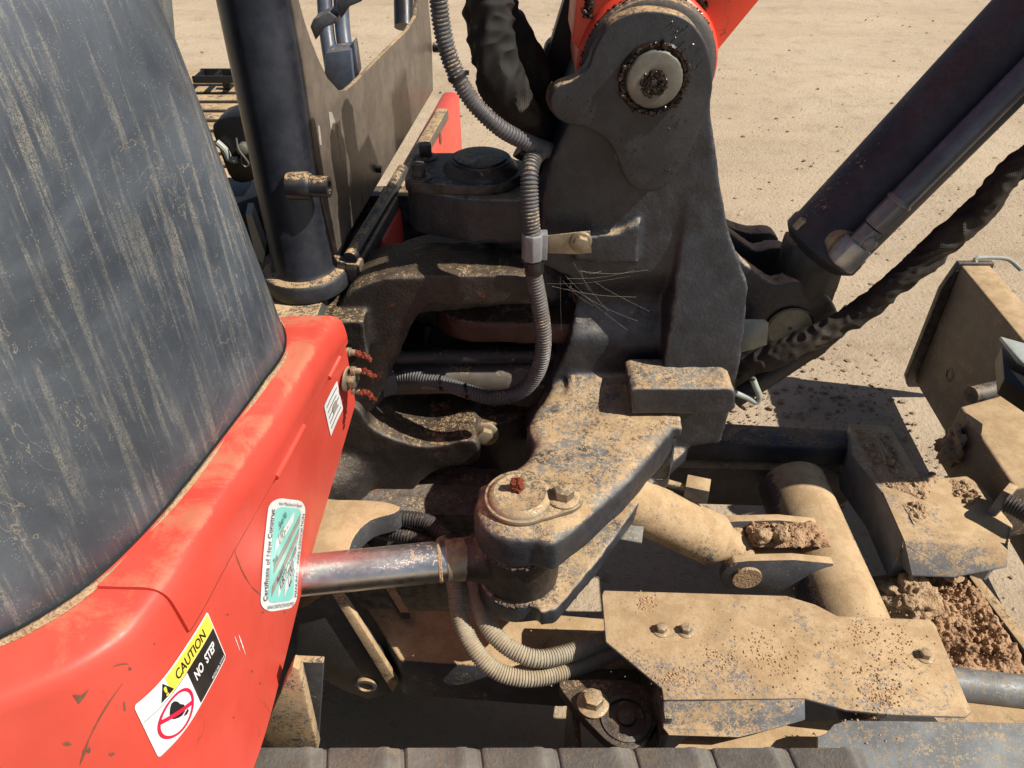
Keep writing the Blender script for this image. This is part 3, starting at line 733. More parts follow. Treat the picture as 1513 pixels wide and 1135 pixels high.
# control levers beyond the panel
lv = B(); 
for x0, x1 in ((478, 492), (503, 515)):
    tube(lv, [PY(x0, -40, 2.12), PY((x0 + x1) / 2 - 3, 40, 2.06), PY(x1, 110, 2.0), PY(x1 + 2, 150, 1.98)], .019, 16)
lever = finish('control_levers', lv, M['pipe'], label='two blue grey control lever tubes in a boot')
bm = B(); prism(bm, [PY(x, y, 1.93) for x, y in ((481, 78), (518, 73), (524, 132), (500, 150), (478, 124))], (0, .08, 0)); finish('lever_boot', bm, M['pipe'], lever, bevel=.004)
bm = B(); prism(bm, [PY(x, y, 1.95) for x, y in ((517, 68), (523, 62), (530, 110), (524, 122))], (0, .05, 0)); finish('boot_flange', bm, M['pipe'], lever, bevel=.003)
for off in ((0, 0), (38, -32)):
    bm = B(); prism(bm, [PY(x + off[0], y + off[1], 1.9) for x, y in ((458, 40), (463, 28), (486, 18), (498, 26), (497, 34), (478, 42), (466, 60))], (0, .07, 0)); finish('catch_hook', bm, M['cond'], lever, bevel=.003)
bm = B(); cyl(bm, PY(595, -60, 2.3), PY(597, 40, 2.2), .026); finish('grab_bar', bm, M['post'])

# ================================================================== HOUSE: swing frame casting
AX = Vector((-.054, 1.283, 0))
def at(z): return Vector((AX.x, AX.y, z))
bm = B()
prism(bm, hull_slab([(AX.x, AX.y, .090), (-.14, 1.28, .085), (-.24, 1.21, .05)], .858, 0), (0, 0, .066))
box(bm, (-.38, 1.28, .860), (.26, .38, .07))
P1 = PY(600, 428, 1.15); P2 = PY(552, 470, 1.10); P3 = PY(540, 530, 1.08); P4 = PY(525, 610, 1.06)
prism(bm, smoothpoly([PY(x, y, 1.13) for x, y in ((497, 462), (520, 430), (565, 412), (640, 408), (790, 410), (790, 450), (655, 450), (615, 472), (594, 515), (574, 560), (548, 606), (510, 626), (485, 600), (485, 520))], 3), (0, .13, 0))
box(bm, (-.40, 1.22, .78), (.20, .30, .22))
sw = finish('swing_frame', bm, M['castbrown'], voxel=.005, smooth=7, rough=.0016, rscale=28, label='dark cast frame fork, brown with dust and oil')
bm = B()
prism(bm, smoothpoly([PY(x, y, 1.11) for x, y in ((480, 600), (528, 604), (548, 632), (590, 652), (640, 660), (700, 650), (706, 684), (655, 694), (622, 712), (596, 742), (540, 748), (478, 742))], 3), (0, .16, 0))
cyl(bm, at(.40), at(.60), .115); capsule(bm, (-.36, 1.12, .50), (-.30, 1.22, .56), .075, .085); capsule(bm, PZ(470, 690, .54), PZ(455, 760, .52), .04, .04)
finish('lower_frame_arm', bm, M['castbrown'], sw, voxel=.005, smooth=7, rough=.0018, rscale=26)
bm = B(); prism(bm, smoothpoly([PZ(x, y, .545) for x, y in ((430, 742), (500, 738), (560, 740), (590, 748), (582, 758), (548, 768), (525, 790), (515, 815), (505, 850), (420, 850))], 3), (0, 0, -.05))
finish('frame_foot', bm, M['under'], sw, bevel=.005, seg=3)
p = PY(718, 641, 1.150); bolt(p, (0, -1, .25), .0165, .018, sw, 1.55)
bm = B(); prism(bm, hull_slab([(AX.x - .01, AX.y - .01, .085), (.02, 1.26, .075), (.13, 1.27, .09)], .785, 0, 32), (0, 0, .045)); finish('middle_ear', bm, M['earbrown'], sw, voxel=.005, smooth=6, rough=.001)
bm = B(); tube(bm, [(-.30, 1.20, .69), (-.16, 1.21, .69), (0, 1.215, .685), (.08, 1.22, .68)], .034, 24); finish('hydraulic_tube', bm, M['oldtube'], sw)
bm = B(); tube(bm, [(-.30, 1.18, .755), (-.16, 1.19, .752), (-.04, 1.20, .745), (.08, 1.21, .74)], .013, 16); finish('hydraulic_hose', bm, M['condblack'], sw)
# pipes seen in the opening
for (z, y, r, m, nm) in ((.835, 1.33, .022, 'condblack', 'hydraulic_hose'), (.775, 1.31, .036, 'castbrown', 'hydraulic_tube'), (.70, 1.36, .04, 'castbrown', 'hydraulic_tube')):
    bm = B(); tube(bm, [(-.26, y + .05, z + .004), (-.15, y, z), (0, y - .01, z - .006), (.10, y, z - .01)], r, 20); finish(nm, bm, M[m], sw)
bm = B(); tube(bm, [PY(x, y, 1.24) for x, y in ((634, 480), (628, 500), (624, 530), (628, 556))], .007, 8); finish('hose_strap', bm, M['black'], sw)
bm = B(); box(bm, (-.26, 1.50, .70), (.62, .05, .50)); finish('inner_bulkhead', bm, M['castbrown'], sw)
grease_nipple(PY(513, 520, 1.02), (1, -.2, 0)); grease_nipple(PY(520, 548, 1.0), (1, -.2, .1)); grease_nipple(PY(520, 576, 1.0), (1, -.2, -.1))
bm = B(); box(bm, (-.57, 1.34, .29), (1.10, .60, .38)); finish('center_frame', bm, M['castbrown'], bevel=.01)
bm = B(); box(bm, (.235, .72, .27), (.012, .22, .46)); box(bm, (.11, .69, .17), (.012, .20, .34)); finish('shade_walls', bm, M['castbrown'], bevel=.002)  # two added walls under the cover plate, there to shade the ground
# turntable and belly below the house
bm = B(); lathe(bm, (-.75, 1.15, .42), (0, 0, 1), [(.38, 0), (.40, .02), (.40, .12), (.36, .14)], 48); finish('slew_ring', bm, M['castbrown'])
bm = B(); box(bm, (-.78, 1.15, .585), (.86, 1.1, .03)); box(bm, (-.90, 1.15, .76), (.90, 1.0, .30)); finish('house_belly', bm, M['castbrown'])

# ================================================================== SWING BRACKET
YF = 1.15
bm = B()
body_o = [(880, 60), (840, 185), (812, 240), (800, 300), (800, 392), (842, 412), (856, 440), (848, 485), (832, 530), (800, 590), (775, 640), (985, 668), (1066, 655), (1078, 610), (1090, 560), (1100, 500), (1107, 425), (1080, 350), (1064, 270), (1052, 180), (1050, 100), (1000, 40), (930, 30)]
prism(bm, [PY(x, y, YF) for x, y in body_o], (0, .21, 0))
prism(bm, hull_slab([(AX.x, AX.y, .088), (-.125, 1.28, .058), (.12, 1.28, .10)], .985, 0), (0, 0, .082))
capsule(bm, (-.02, 1.27, 1.0), PY(810, 420, 1.26), .045, .045)
# lug arms for the swing cylinder
LG = PZ(768, 745, .72); lx, ly = LG.x, LG.y
arm = [(705, 725), (735, 703), (770, 683), (786, 655), (778, 628), (800, 590), (835, 555), (960, 550), (995, 565), (1000, 600), (998, 628), (978, 655), (942, 698), (893, 744), (850, 780), (800, 800)]
def inset(P, d):
    A = sum(a.x * b.y - b.x * a.y for a, b in zip(P, P[1:] + P[:1])); sg = 1 if A > 0 else -1; out_ = []
    for i, p in enumerate(P):
        t = (P[(i + 1) % len(P)] - P[i - 1]); t.z = 0; t.normalize(); out_.append(p + Vector((-t.y, t.x, 0)) * d * sg)
    return out_
AO = smoothpoly([PZ(x, y, .72) for x, y in arm], 3)
for d_, za, zb in ((.016, .725, .70), (.008, .720, .69), (.002, .714, .66), (0, .706, .652)):
    prism(bm, [Vector((p.x, p.y, za)) for p in inset(AO, d_)], (0, 0, zb - za)); cyl(bm, (lx, ly, zb), (lx, ly, za), .073 - d_, n=36)
xa, xb = PZ(836, 560, .72).x, PZ(990, 560, .72).x
prism(bm, [Vector((xa, y_, z_)) for y_, z_ in ((1.17, .750), (1.14, .738), (1.11, .730), (1.07, .725), (1.02, .721), (1.02, .70), (1.17, .70))], (xb - xa, 0, 0))
arm2 = [(735, 800), (790, 760), (800, 700), (800, 600), (960, 600), (1020, 650), (985, 690), (950, 735), (908, 795), (860, 855), (800, 905)]
prism(bm, smoothpoly([PZ(x, y, .555) for x, y in arm2], 3), (0, 0, -.042)); cyl(bm, (lx, ly, .508), (lx, ly, .555), .070, n=36)
prism(bm, [PZ(x, y, .66) for x, y in ((860, 640), (1000, 650), (1000, 580), (860, 580))], (0, 0, -.13))
# stop ledge and hose pad
prism(bm, [PY(x, y, YF + .01) for x, y in ((846, 350), (870, 338), (915, 334), (944, 316), (941, 380), (846, 376))], (0, -.026, 0))
XE = PY(985, 480, YF).x; ZT = PY(985, 395, YF).z
def sstep(t): t = max(0, min(1, t)); return t * t * (3 - 2 * t)
def scoop(c):
    if YF - .006 < c.y < YF + .012 and c.z > .735:
        k = sstep((XE - c.x) / .014 + .5) * sstep((ZT - c.z) / .10) * sstep((c.z - .80) / .10)
        c = Vector((c.x, c.y + .045 * k, c.z))
    if c.x > XE - .02 and c.z < 1.12 and c.y > 1.10:
        k = sstep((1.12 - c.z) / .40) * sstep((c.x - XE) / .016 + .5) * min(1, max(0, (1.36 - c.y) / .21)); y = c.y - .045 * k
        c = CAM + (c - CAM) * (y / c.y)
    return c
lw = bm; bm2 = B(); prism(bm2, hull_slab([(AX.x, AX.y, .085), (.12, 1.27, .11)], .635, 0), (0, 0, .060))
sb = finish('swing_bracket', bm, M['cast'], voxel=.0042, smooth=13, rough=.0016, rscale=24, deform=scoop, label='large charcoal cast swing bracket, sandy on its lower arm')
bm3 = B(); prism(bm3, [PY(x, y, 1.045) for x, y in ((931, 579), (940, 574), (1078, 574), (1087, 580), (1087, 604), (1074, 612), (934, 612))], (0, .09, 0))
finish('stop_ledge', bm3, M['cast'], sb, voxel=.003, smooth=5, rough=.001, rscale=40)
finish('lower_ear', bm2, M['castbrown'], sb, bevel=.008, seg=3)
# lid over the upper swing pin
b1 = PZ(619, 263, 1.085); b2 = PZ(629, 233, 1.085)
bm = B(); prism(bm, hull_slab([(AX.x, AX.y, .074), (b1.x, b1.y, .024), (b2.x, b2.y, .024)], 1.067, 0, 32), (0, 0, .018))
lid = finish('pin_lid', bm, M['castbrown'], sb, bevel=.002)
bm = B(); lathe(bm, at(1.085), (0, 0, 1), [(.066, -.002), (.064, .004), (.057, .012), (.052, .016), (.052, .019), (.047, .019)], 48)
finish('lid_dome', bm, M['castbrown'], sb)
bm = B(); lathe(bm, at(1.1035), (0, 0, 1), [(.046, 0), (.045, .004), (.03, .0062), (0, .007)], 48); finish('pin_cap', bm, M['post'], sb)
for q in (b1, b2): bolt(Vector((q.x, q.y, 1.085)), (0, 0, 1), .0125, .023, sb, 1.75, 'castbrown')
# lower pin plate with bolt
bb = PZ(833, 735, .735)
def lowlid(extra, z): return hull_slab([(lx + .002, ly + .005, .057 + extra), (bb.x, bb.y + .002, .030 + extra)], z, 0, 40)
bm = B(); prism(bm, lowlid(0, .727), (0, 0, .007)); ll = finish('pin_retainer', bm, M['zinc'], sb, bevel=.0015)
bm = B(); lathe(bm, (lx, ly + .004, .734), (0, 0, 1), [(.053, -.008), (.051, 0), (.046, .006), (.040, .009), (.035, .0075), (0, .0065)], 48); finish('retainer_dome', bm, M['zinc'], sb)
bolt(Vector((bb.x, bb.y, .734)), (0, 0, 1), .0165, .018, sb, 1.55)
g = Vector((lx - .004, ly + .008, .740)); bm = B()
for i in range(9): blob(bm, g + Vector((random.uniform(-.006, .006), random.uniform(-.004, .004), .003 + i * .0026)), .0072 - .0003 * i, 2, .9, 1.6)
finish('grease_blob', bm, M['redgrease'], sb)
# pin plate of the boom foot
pp = [(970, 16), (1015, 28), (1042, 62), (1053, 108), (1050, 150), (1034, 195), (1008, 245), (984, 276), (957, 284), (932, 275), (918, 252), (906, 222), (893, 205), (868, 190), (838, 184), (818, 170), (812, 148), (822, 129), (848, 118), (868, 100), (878, 72), (900, 38), (932, 20)]
bm = B(); prism(bm, smoothpoly([PY(x, y, 1.118) for x, y in pp], 6), (0, .034, 0))
pl = finish('boom_pin_plate', bm, M['plate'], sb, bevel=.004, seg=3, label='lobed charcoal plate around the boom pin')
PC = PY(966, 116, 1.118)
bm = B(); lathe(bm, PC, (0, -1, 0), [(.049, -.02), (.050, .0015), (.047, .006), (.042, .004), (.041, -.004)], 56)
for i in range(70):
    a = 2 * math.pi * i / 70 + random.uniform(-.03, .03); rr = .0462 + random.uniform(-.003, .003)
    if math.sin(a) > .2 and random.random() < .35: continue
    blob(bm, PC + Vector((math.cos(a) * rr, -.006, math.sin(a) * rr)), random.uniform(.002, .0048), 1, .6)
finish('grease_collar', bm, M['grease'], pl)
bm = B(); lathe(bm, PC, (0, -1, 0), [(.0395, -.02), (.0395, .007), (.0375, .0098), (.033, .0112), (.008, .0112), (.0045, .009), (0, .009)], 56)
finish('boom_pin', bm, M['steel'], sb, label='round pale steel boom pin end')
bm = B()
for i in range(150):
    a = random.random() * 6.28; rr = .0185 * random.random() ** .5
    if rr < .004: rr = .006
    blob(bm, PC + Vector((math.cos(a) * rr, -.0118, math.sin(a) * rr - .004)), random.uniform(.0012, .0034), 1, .8)
for i in range(70):
    x, y = random.choice(((1000, 50), (1010, 175), (985, 255), (855, 160), (925, 205), (1020, 90), (940, 240)))
    blob(bm, PY(x + random.gauss(0, 13), y + random.gauss(0, 11), 1.1175), random.uniform(.0005, .0013), 1, .8)
finish('grease_crumbs', bm, M['grease'], pl, kind='stuff')
edge = smoothpoly([PY(x, y, 1.118) for x, y in pp], 6); ne = len(edge)
bm = B(); tube(bm, [edge[i % ne] + Vector((.0008, .030, 0)) for i in range(ne * 9 // 23, ne * 12 // 23 + 2)], .0019, 8, per=.003, wrinkle=.0008); finish('dust_seam', bm, M['clod'], pl)
bm = B(); tube(bm, [edge[i % ne] + Vector((0, .031, -.0012)) for i in range(ne * 12 // 23 - 2, ne * 17 // 23)], .0046, 8, per=.003, wrinkle=.002); finish('grime_seam', bm, M['rustseam'], pl)
# far plate and the clevis for the boom cylinder
bm = B(); prism(bm, smoothpoly([PY(x, y, 1.118) + Vector((0, .25, 0)) for x, y in pp], 4), (0, .03, 0)); finish('boom_pin_plate', bm, M['plate'], sb, bevel=.004)
cl = [(1070, 372), (1098, 388), (1120, 404), (1145, 420), (1172, 414), (1200, 420), (1225, 440), (1240, 466), (1238, 500), (1210, 530), (1165, 545), (1120, 560), (1085, 575), (1060, 500)]
bm = B(); prism(bm, smoothpoly([PY(x, y, 1.225) for x, y in cl], 3), (0, .035, 0)); prism(bm, smoothpoly([PY(x, y, 1.225) + Vector((0, .13, 0)) for x, y in cl], 3), (0, .035, 0))
finish('cylinder_clevis', bm, M['cast'], sb, voxel=.005, smooth=5)
cp = PY(1166, 484, 1.222)
bm = B(); lathe(bm, cp, (0, -1, 0), [(.042, -.1), (.042, .0015), (.040, .003), (.038, .003), (.004, .003), (.003, .0)], 44); finish('clevis_pin', bm, M['steel'], sb)
bm = B(); lathe(bm, cp, (0, -1, 0), [(.0445, -.01), (.0445, .002), (.042, .002)], 44); finish('pin_rim', bm, M['grease'], sb)
bm = B(); prism(bm, [PY(x, y, 1.19) for x, y in ((1094, 476), (1098, 473), (1130, 473), (1136, 478), (1133, 512), (1092, 522))], (0, .004, 0)); finish('guide_tab', bm, M['palemetal'], sb, bevel=.001)
bm = B(); tube(bm, [PY(x, y, 1.16) for x, y in ((1080, 578), (1090, 582), (1105, 588), (1117, 594), (1122, 586), (1116, 570), (1112, 560))], .0062, 14, per=.003); finish('hose_hook', bm, M['palemetal'], sb)
# arm behind bracket going right (far side dark lobe)
bm = B(); prism(bm, smoothpoly([PY(x, y, 1.42) for x, y in ((1060, 330), (1085, 338), (1110, 345), (1140, 345), (1150, 360), (1120, 385), (1090, 395), (1060, 380))], 3), (0, .04, 0)); finish('far_ear', bm, M['plate'], sb, bevel=.004)

# ================================================================== BOOM
bm = B(); c = PC + Vector((0, .062, 0))
lathe(bm, PC + Vector((0, .036, 0)), (0, 1, 0), [(.088, 0), (.094, .004), (.094, .012), (.098, .016), (.098, .022)], 56); rg = B()
spacer = bm
bo = B()
lathe(bo, PC + Vector((0, .06, 0)), (0, 1, 0), [(.098, 0), (.104, .008), (.104, .15), (.10, .158)], 56)
bx = [(846, 60), (852, 0), (880, -160), (1060, -420), (1400, -700), (1560, -560), (1330, -260), (1123, 0), (1052, 86), (1000, 150), (900, 150)]
prism(bo, [PY(x, y, PC.y + .075) for x, y in bx], (0, .125, 0))
boom = finish('boom', bo, M['boomred'], label='bright red boom foot rising up to the right', bevel=.004, angle=30)
finish('boss_spacer', spacer, M['under_sh'], boom)
bm = B(); cc_ = PC + Vector((0, .062, 0))
for i in range(120):
    a = rad(random.uniform(28, 185)); rr = .0975 + random.uniform(-.002, .002)
    blob(bm, PC + Vector((math.cos(a) * rr, .056 + random.uniform(-.004, .004), math.sin(a) * rr)), random.uniform(.001, .0026), 1, .7)
for c0 in ((1030, 12), (1022, 22), (1038, 6), (872, 8), (868, 18)):
    for i in range(8): blob(bm, PY(c0[0] + random.gauss(0, 5), c0[1] + random.gauss(0, 4), PC.y + .074), random.uniform(.002, .006), 1, .8)
finish('grease_bead', bm, M['grease'], boom, kind='stuff')
# dark hose guard left of boom foot
bm = B(); prism(bm, [PY(x, y, 1.36) for x, y in ((800, 110), (840, -20), (870, -60), (880, 60), (850, 130), (812, 140))], (0, .03, 0)); finish('boom_side_plate', bm, M['black'], boom)

# ================================================================== BOOM CYLINDER
E0 = PY(1166, 484, 1.29); C1 = PY(1203, 375, 1.27); C2 = PY(1452, 116, 1.27); ax = (C2 - C1).normalized()
RT = .0735
bm = B(); far = C1 + ax * 1.0
lathe(bm, C1, ax, [(.0, .0), (RT * .80, .0), (RT * 1.0, .012), (RT * 1.05, .016), (RT * 1.05, .034), (RT, .040), (RT, 1.0)], 64)
bc = finish('boom_cylinder', bm, M['tube'], label='navy black boom cylinder tube slanting up to the right', angle=40)
bm = B(); cyl(bm, E0 + Vector((0, -.028, 0)), E0 + Vector((0, .035, 0)), .055, n=36); prism(bm, [E0 + Vector((-.05, -.03, -.01)), E0 + Vector((.055, -.03, -.0)), C1 + Vector((.05, -.03, -.03)), C1 + Vector((.0, -.03, .0)), C1 + Vector((-.055, -.03, .035))], (0, .06, 0))
capsule(bm, E0, C1, .045, .06)
finish('cylinder_eye', bm, M['plate'], bc, voxel=.005, smooth=4)
n_ = Vector((0, -1, 0)); n_ = (n_ - ax * n_.dot(ax)).normalized(); dn = ax.cross(n_).normalized()
if dn.z > 0: dn = -dn
def onc(s, dr, dd): return C1 + ax * s + n_ * dr + dn * dd
S0 = .052
bm = B(); lathe(bm, onc(S0, RT * .96, -.010), n_ * 1.0, [(.036, -.02), (.034, -.01), (.028, .004), (.025, .004), (.025, .012), (.022, .016), (.017, .018)], 32); finish('port_boss', bm, M['zinc'], bc)
bm = B(); q = onc(S0, RT + .022, -.012); mx = Matrix.Translation(q) @ Matrix((( ax.x, n_.x, dn.x, 0), (ax.y, n_.y, dn.y, 0), (ax.z, n_.z, dn.z, 0), (0, 0, 0, 1)))
bmesh.ops.create_cube(bm, size=1, matrix=mx @ Matrix.Diagonal((.048, .040, .044, 1))); finish('elbow_block', bm, M['elbow'], bc, bevel=.006, seg=2)
bm = B(); hexp(bm, onc(S0 + .022, RT + .022, -.014), ax, .019, .034, rot=.4); finish('hex_nut', bm, M['fitting'], bc, bevel=.0015)
bm = B(); lathe(bm, onc(S0 + .035, RT + .040, -.008), n_, [(.012, -.01), (.012, .001), (.008, .004)], 20); finish('dome_plug', bm, M['fitting'], bc)
bm = B(); hexp(bm, onc(S0 + .058, RT + .022, -.014), ax, .022, .050, rot=.4); lathe(bm, onc(S0 + .106, RT + .022, -.014), ax, [(.021, 0), (.023, .004), (.018, .012)], 20); finish('union_nut', bm, M['fitting'], bc, bevel=.0015)
bm = B(); tube(bm, [onc(S0 + .108, RT + .022, -.014), onc(S0 + .3, RT + .022, -.014), onc(S0 + .85, RT + .022, -.014)], .0195, 28, per=.02); finish('oil_pipe', bm, M['pipe'], bc)
bm = B(); lathe(bm, onc(.022, RT * .2, -RT * 1.0), ax, [(.0, -.004), (.008, 0), (.008, .02), (0, .024)], 14); finish('weld_bead', bm, M['zinc'], bc); bm = B(); lathe(bm, onc(.022, RT * .2, RT * 1.0), ax, [(.0, -.004), (.008, 0), (.008, .02), (0, .024)], 14); finish('weld_bead', bm, M['zinc'], bc)

bm = B(); prism(bm, [Vector((1.50, 1.20, 3.1)), Vector((1.76, 1.20, 3.0)), Vector((1.42, 1.20, 1.62)), Vector((1.22, 1.20, 1.62))], (0, .14, 0)); finish('dipper_arm', bm, M['under_sh'], bevel=.01, label='dusty dipper arm hanging in front of the machine')
bm = B(); sx_ = lambda x: 1.10 + (x - 1.2) * .6
o_ = [(1.25, 1.50), (1.20, 1.25), (1.22, 1.00), (1.34, .84), (1.52, .80), (1.74, .92), (1.90, 1.16), (1.88, 1.18), (1.72, .96), (1.52, .85), (1.37, .88), (1.26, 1.02), (1.24, 1.25), (1.29, 1.50)]
prism(bm, [Vector((sx_(x), 1.04, z + .15)) for x, z in o_], (0, .46, 0)); buc = finish('bucket', bm, M['under_sh'], label='dusty digging bucket hanging in front of the machine', bevel=.003)
for y_ in (1.04, 1.488):
    bm = B(); prism(bm, [Vector((sx_(x), y_, z + .15)) for x, z in ((1.25, 1.56), (1.24, 1.25), (1.26, 1.02), (1.37, .88), (1.52, .85), (1.72, .96), (1.88, 1.18), (1.55, 1.56))], (0, .012, 0)); finish('bucket_cheek', bm, M['under_sh'], buc)
for k in range(4):
    bm = B(); prism(bm, [Vector((sx_(x), 1.06 + k * .128, z + .15)) for x, z in ((1.86, 1.14), (1.90, 1.12), (1.99, 1.26), (1.88, 1.19))], (0, .05, 0)); finish('bucket_tooth', bm, M['under_sh'], buc)

# ================================================================== SWING CYLINDER
bm = B(); cyl(bm, (lx, ly, .556), (lx, ly, .651), .066, n=44); R1 = Vector((lx, ly, .603)); R0 = PZ(450, 850, .603); rd = (R0 - R1).normalized()
lathe(bm, R1, rd, [(.052, .0), (.044, .06), (.036, .085), (.034, .10)], 36)
se = finish('swing_cylinder_eye', bm, M['castbrown'], voxel=.004, smooth=4, rough=.001, rscale=40, label='dark rod eye of the swing cylinder between two lugs')
bm = B(); lathe(bm, R1, rd, [(.0335, .07), (.0335, .60)], 48); finish('piston_rod', bm, M['chrome'], se, label='polished chrome piston rod')
bm = B(); lathe(bm, R1, rd, [(.0338, .083), (.0355, .085), (.0355, .118), (.034, .120)], 40); finish('rod_collar', bm, M['zinc'], se)
bm = B(); lathe(bm, R1, rd, [(.0337, .128), (.0347, .129), (.0347, .133), (.0337, .134)], 40); finish('dust_ring', bm, M['clod'], se)
bm = B()
for (z, a0, a1) in ((.652, -150, -10), (.556, -130, -25)):
    for i in range(60):
        a = rad(a0 + (a1 - a0) * i / 60); rr = .0672 + random.uniform(-.001, .002)
        blob(bm, (lx + math.cos(a) * rr, ly + math.sin(a) * rr, z - abs(math.sin(i * .9)) * .004), random.uniform(.0022, .0046), 1, .7, squash=.6)
finish('grease_lip', bm, M['castbrown'], se, kind='stuff')
bm = B(); cyl(bm, R0 + rd * .02, R0 + rd * .3, .048, n=36); finish('cylinder_barrel', bm, M['castbrown'], se)

# ================================================================== HOSES
bm = B(); tube(bm, [PY(x, y, yy) for x, y, yy in ((645, -60, 1.12), (648, 0, 1.12), (656, 55, 1.12), (672, 105, 1.12), (700, 152, 1.12), (740, 190, 1.12), (782, 212, 1.14), (810, 222, 1.18))], .0118, 18, pitch=.0054, amp=.0010)
h1 = finish('corrugated_hose', bm, M['cond'], label='grey corrugated hose curving down from the top')
bm = B(); tube(bm, [PY(x, y, yy) for x, y, yy in ((798, 222, 1.17), (786, 238, 1.13), (782, 262, 1.105), (783, 310, 1.09), (787, 360, 1.085), (788, 400, 1.085), (797, 450, 1.085), (803, 500, 1.085), (796, 545, 1.09), (770, 578, 1.10), (730, 588, 1.11), (690, 578, 1.13), (650, 565, 1.15), (610, 557, 1.17), (578, 563, 1.18), (556, 585, 1.17), (540, 602, 1.15))], .0130, 20, pitch=.0054, amp=.0011)
h2 = finish('corrugated_hose', bm, M['cond'], label='grey corrugated hose hanging in a J through the clip')
p = PY(787, 364, 1.085); bm = B()
lathe(bm, p + Vector((0, 0, -.022)), (0, -.0, 1), [(.0165, 0), (.0175, .002), (.0175, .043), (.0165, .045)], 8); box(bm, p + Vector((.012, .004, .0)), (.022, .02, .044))
finish('hose_clip', bm, M['clip'], h2, bevel=.0015)
bm = B(); prism(bm, [PY(x, y, 1.112) for x, y in ((798, 350), (850, 344), (872, 342), (874, 374), (850, 376), (798, 374))], (0, .003, 0)); finish('clip_strap', bm, M['zinc'], h2, bevel=.0008)
bolt(PY(858, 357, 1.111), (0, -1, 0), .0135, .013, h2, 1.35)
bm = B(); tube(bm, [p + Vector((0.002, 0, -.024)), p + Vector((.003, 0, -.034)), p + Vector((.005, 0, -.046))], .0152, 18, per=.003, wrinkle=.002); finish('tape_wrap', bm, M['black'], h2)
bm = B(); box(bm, PY(572, 565, 1.16), (.03, .03, .045), rotz=.5); c_ = finish('hose_connector', bm, M['cond'], h2, bevel=.003)
bm = B(); tube(bm, [PY(x, y, yy) for x, y, yy in ((735, -80, 1.20), (722, 0, 1.20), (722, 50, 1.19), (738, 110, 1.18), (762, 160, 1.19), (790, 200, 1.22), (815, 235, 1.27))], lambda t: .035 - .006 * t, 48, per=.003, wrinkle=.0075, flat=.95)
s1_ = finish('fabric_sleeve', bm, M['fabric'], label='wrinkled black fabric hose sleeve left of the boom foot')
bm = B(); tube(bm, [PY(x, y, 1.28) for x, y in ((700, -80), (735, 20), (760, 60), (790, 120), (818, 170), (830, 230))], .030, 24, per=.005, wrinkle=.008)
finish('hose_bundle', bm, M['fabric'], s1_)
bm = B(); tube(bm, [PY(x, y, 1.25) for x, y in ((760, 150), (800, 170), (815, 200), (800, 232), (770, 215))], .020, 18, wrinkle=.006); finish('hose_loop', bm, M['black'], s1_)
pts2 = ((1070, 552, 1.16), (1100, 540, 1.14), (1140, 528, 1.12), (1180, 510, 1.11), (1225, 487, 1.11), (1270, 462, 1.11), (1310, 428, 1.11), (1350, 398, 1.11), (1400, 355, 1.11), (1450, 308, 1.11), (1480, 270, 1.11), (1530, 225, 1.11), (1600, 150, 1.11), (1760, -30, 1.13), (1950, -330, 1.18))
bm = B(); tube(bm, [PY(*q) for q in pts2], lambda t: .0255 + .002 * math.sin(t * 19), 44, per=.003, wrinkle=.0065, flat=.8)
s2_ = finish('fabric_sleeve', bm, M['fabric'], label='long black woven sleeve running up to the right below the cylinder')
bm = B(); tube(bm, [PY(x, y, 1.19) for x, y in ((1085, 590), (1120, 568), (1170, 535), (1220, 500), (1260, 460))], .018, 18); finish('inner_hose', bm, M['black'], s2_)
def tie(p, d, r_, parent, mat='black'):
    bm = B(); x, y, d = frame_of(d); n = 24
    lathe(bm, Vector(p) - d * .0025, d, [(r_, 0), (r_ + .0016, .0004), (r_ + .0016, .0046), (r_, .005)], n)
    box(bm, Vector(p) + x * (r_ + .002), (.005, .006, .005)); finish('cable_tie', bm, M[mat], parent)
tie(PY(652, 566, 1.15), (1, 0, .12), .0142, h2); tie(PY(690, 578, 1.13), (1, 0, .18), .0142, h2); tie(PY(676, 113, 1.12), (.35, 0, -.95), .0128, h1)
bm = B()
for k in range(16):
    a = PY(random.uniform(795, 860), random.uniform(385, 440), random.uniform(1.10, 1.15)); b_ = PY(random.uniform(800, 960), random.uniform(375, 520), 1.135)
    m_ = (a + b_) / 2 + Vector((0, 0, -.006)); tube(bm, [a, m_, b_], .00009, 4, per=.02, k=3)
finish('cobweb', bm, M['taupe'], h2, kind='stuff')
# beige conduits low down
pa = [(655, 800, .50), (672, 860, .50), (678, 905, .48), (698, 955, .46), (735, 992, .44), (785, 1002, .43), (840, 990, .42), (905, 965, .41), (960, 950, .40)]
pb = [(690, 830, .50), (702, 870, .49), (715, 915, .48), (745, 952, .47), (790, 973, .46), (840, 965, .45), (905, 942, .43), (960, 930, .41)]
for i, q in enumerate((pa, pb)):
    bm = B(); tube(bm, [PZ(*v) for v in q], .0148, 22, pitch=.0046, amp=.0008)
    finish('conduit', bm, M['condbeige'], label=('lower' if i == 0 else 'upper') + ' beige ribbed conduit in a U below the rod eye')
for q in (((530, 760, .50), (580, 765, .50), (630, 772, .50), (662, 800, .5), (672, 850, .5)), ((545, 780, .47), (600, 792, .47), (640, 805, .47), (668, 830, .49), (682, 860, .49))):
    bm = B(); tube(bm, [PZ(*v) for v in q], .0155, 20, pitch=.006, amp=.001); finish('conduit', bm, M['condblack'], label='black ribbed conduit in the shade behind the chrome rod')

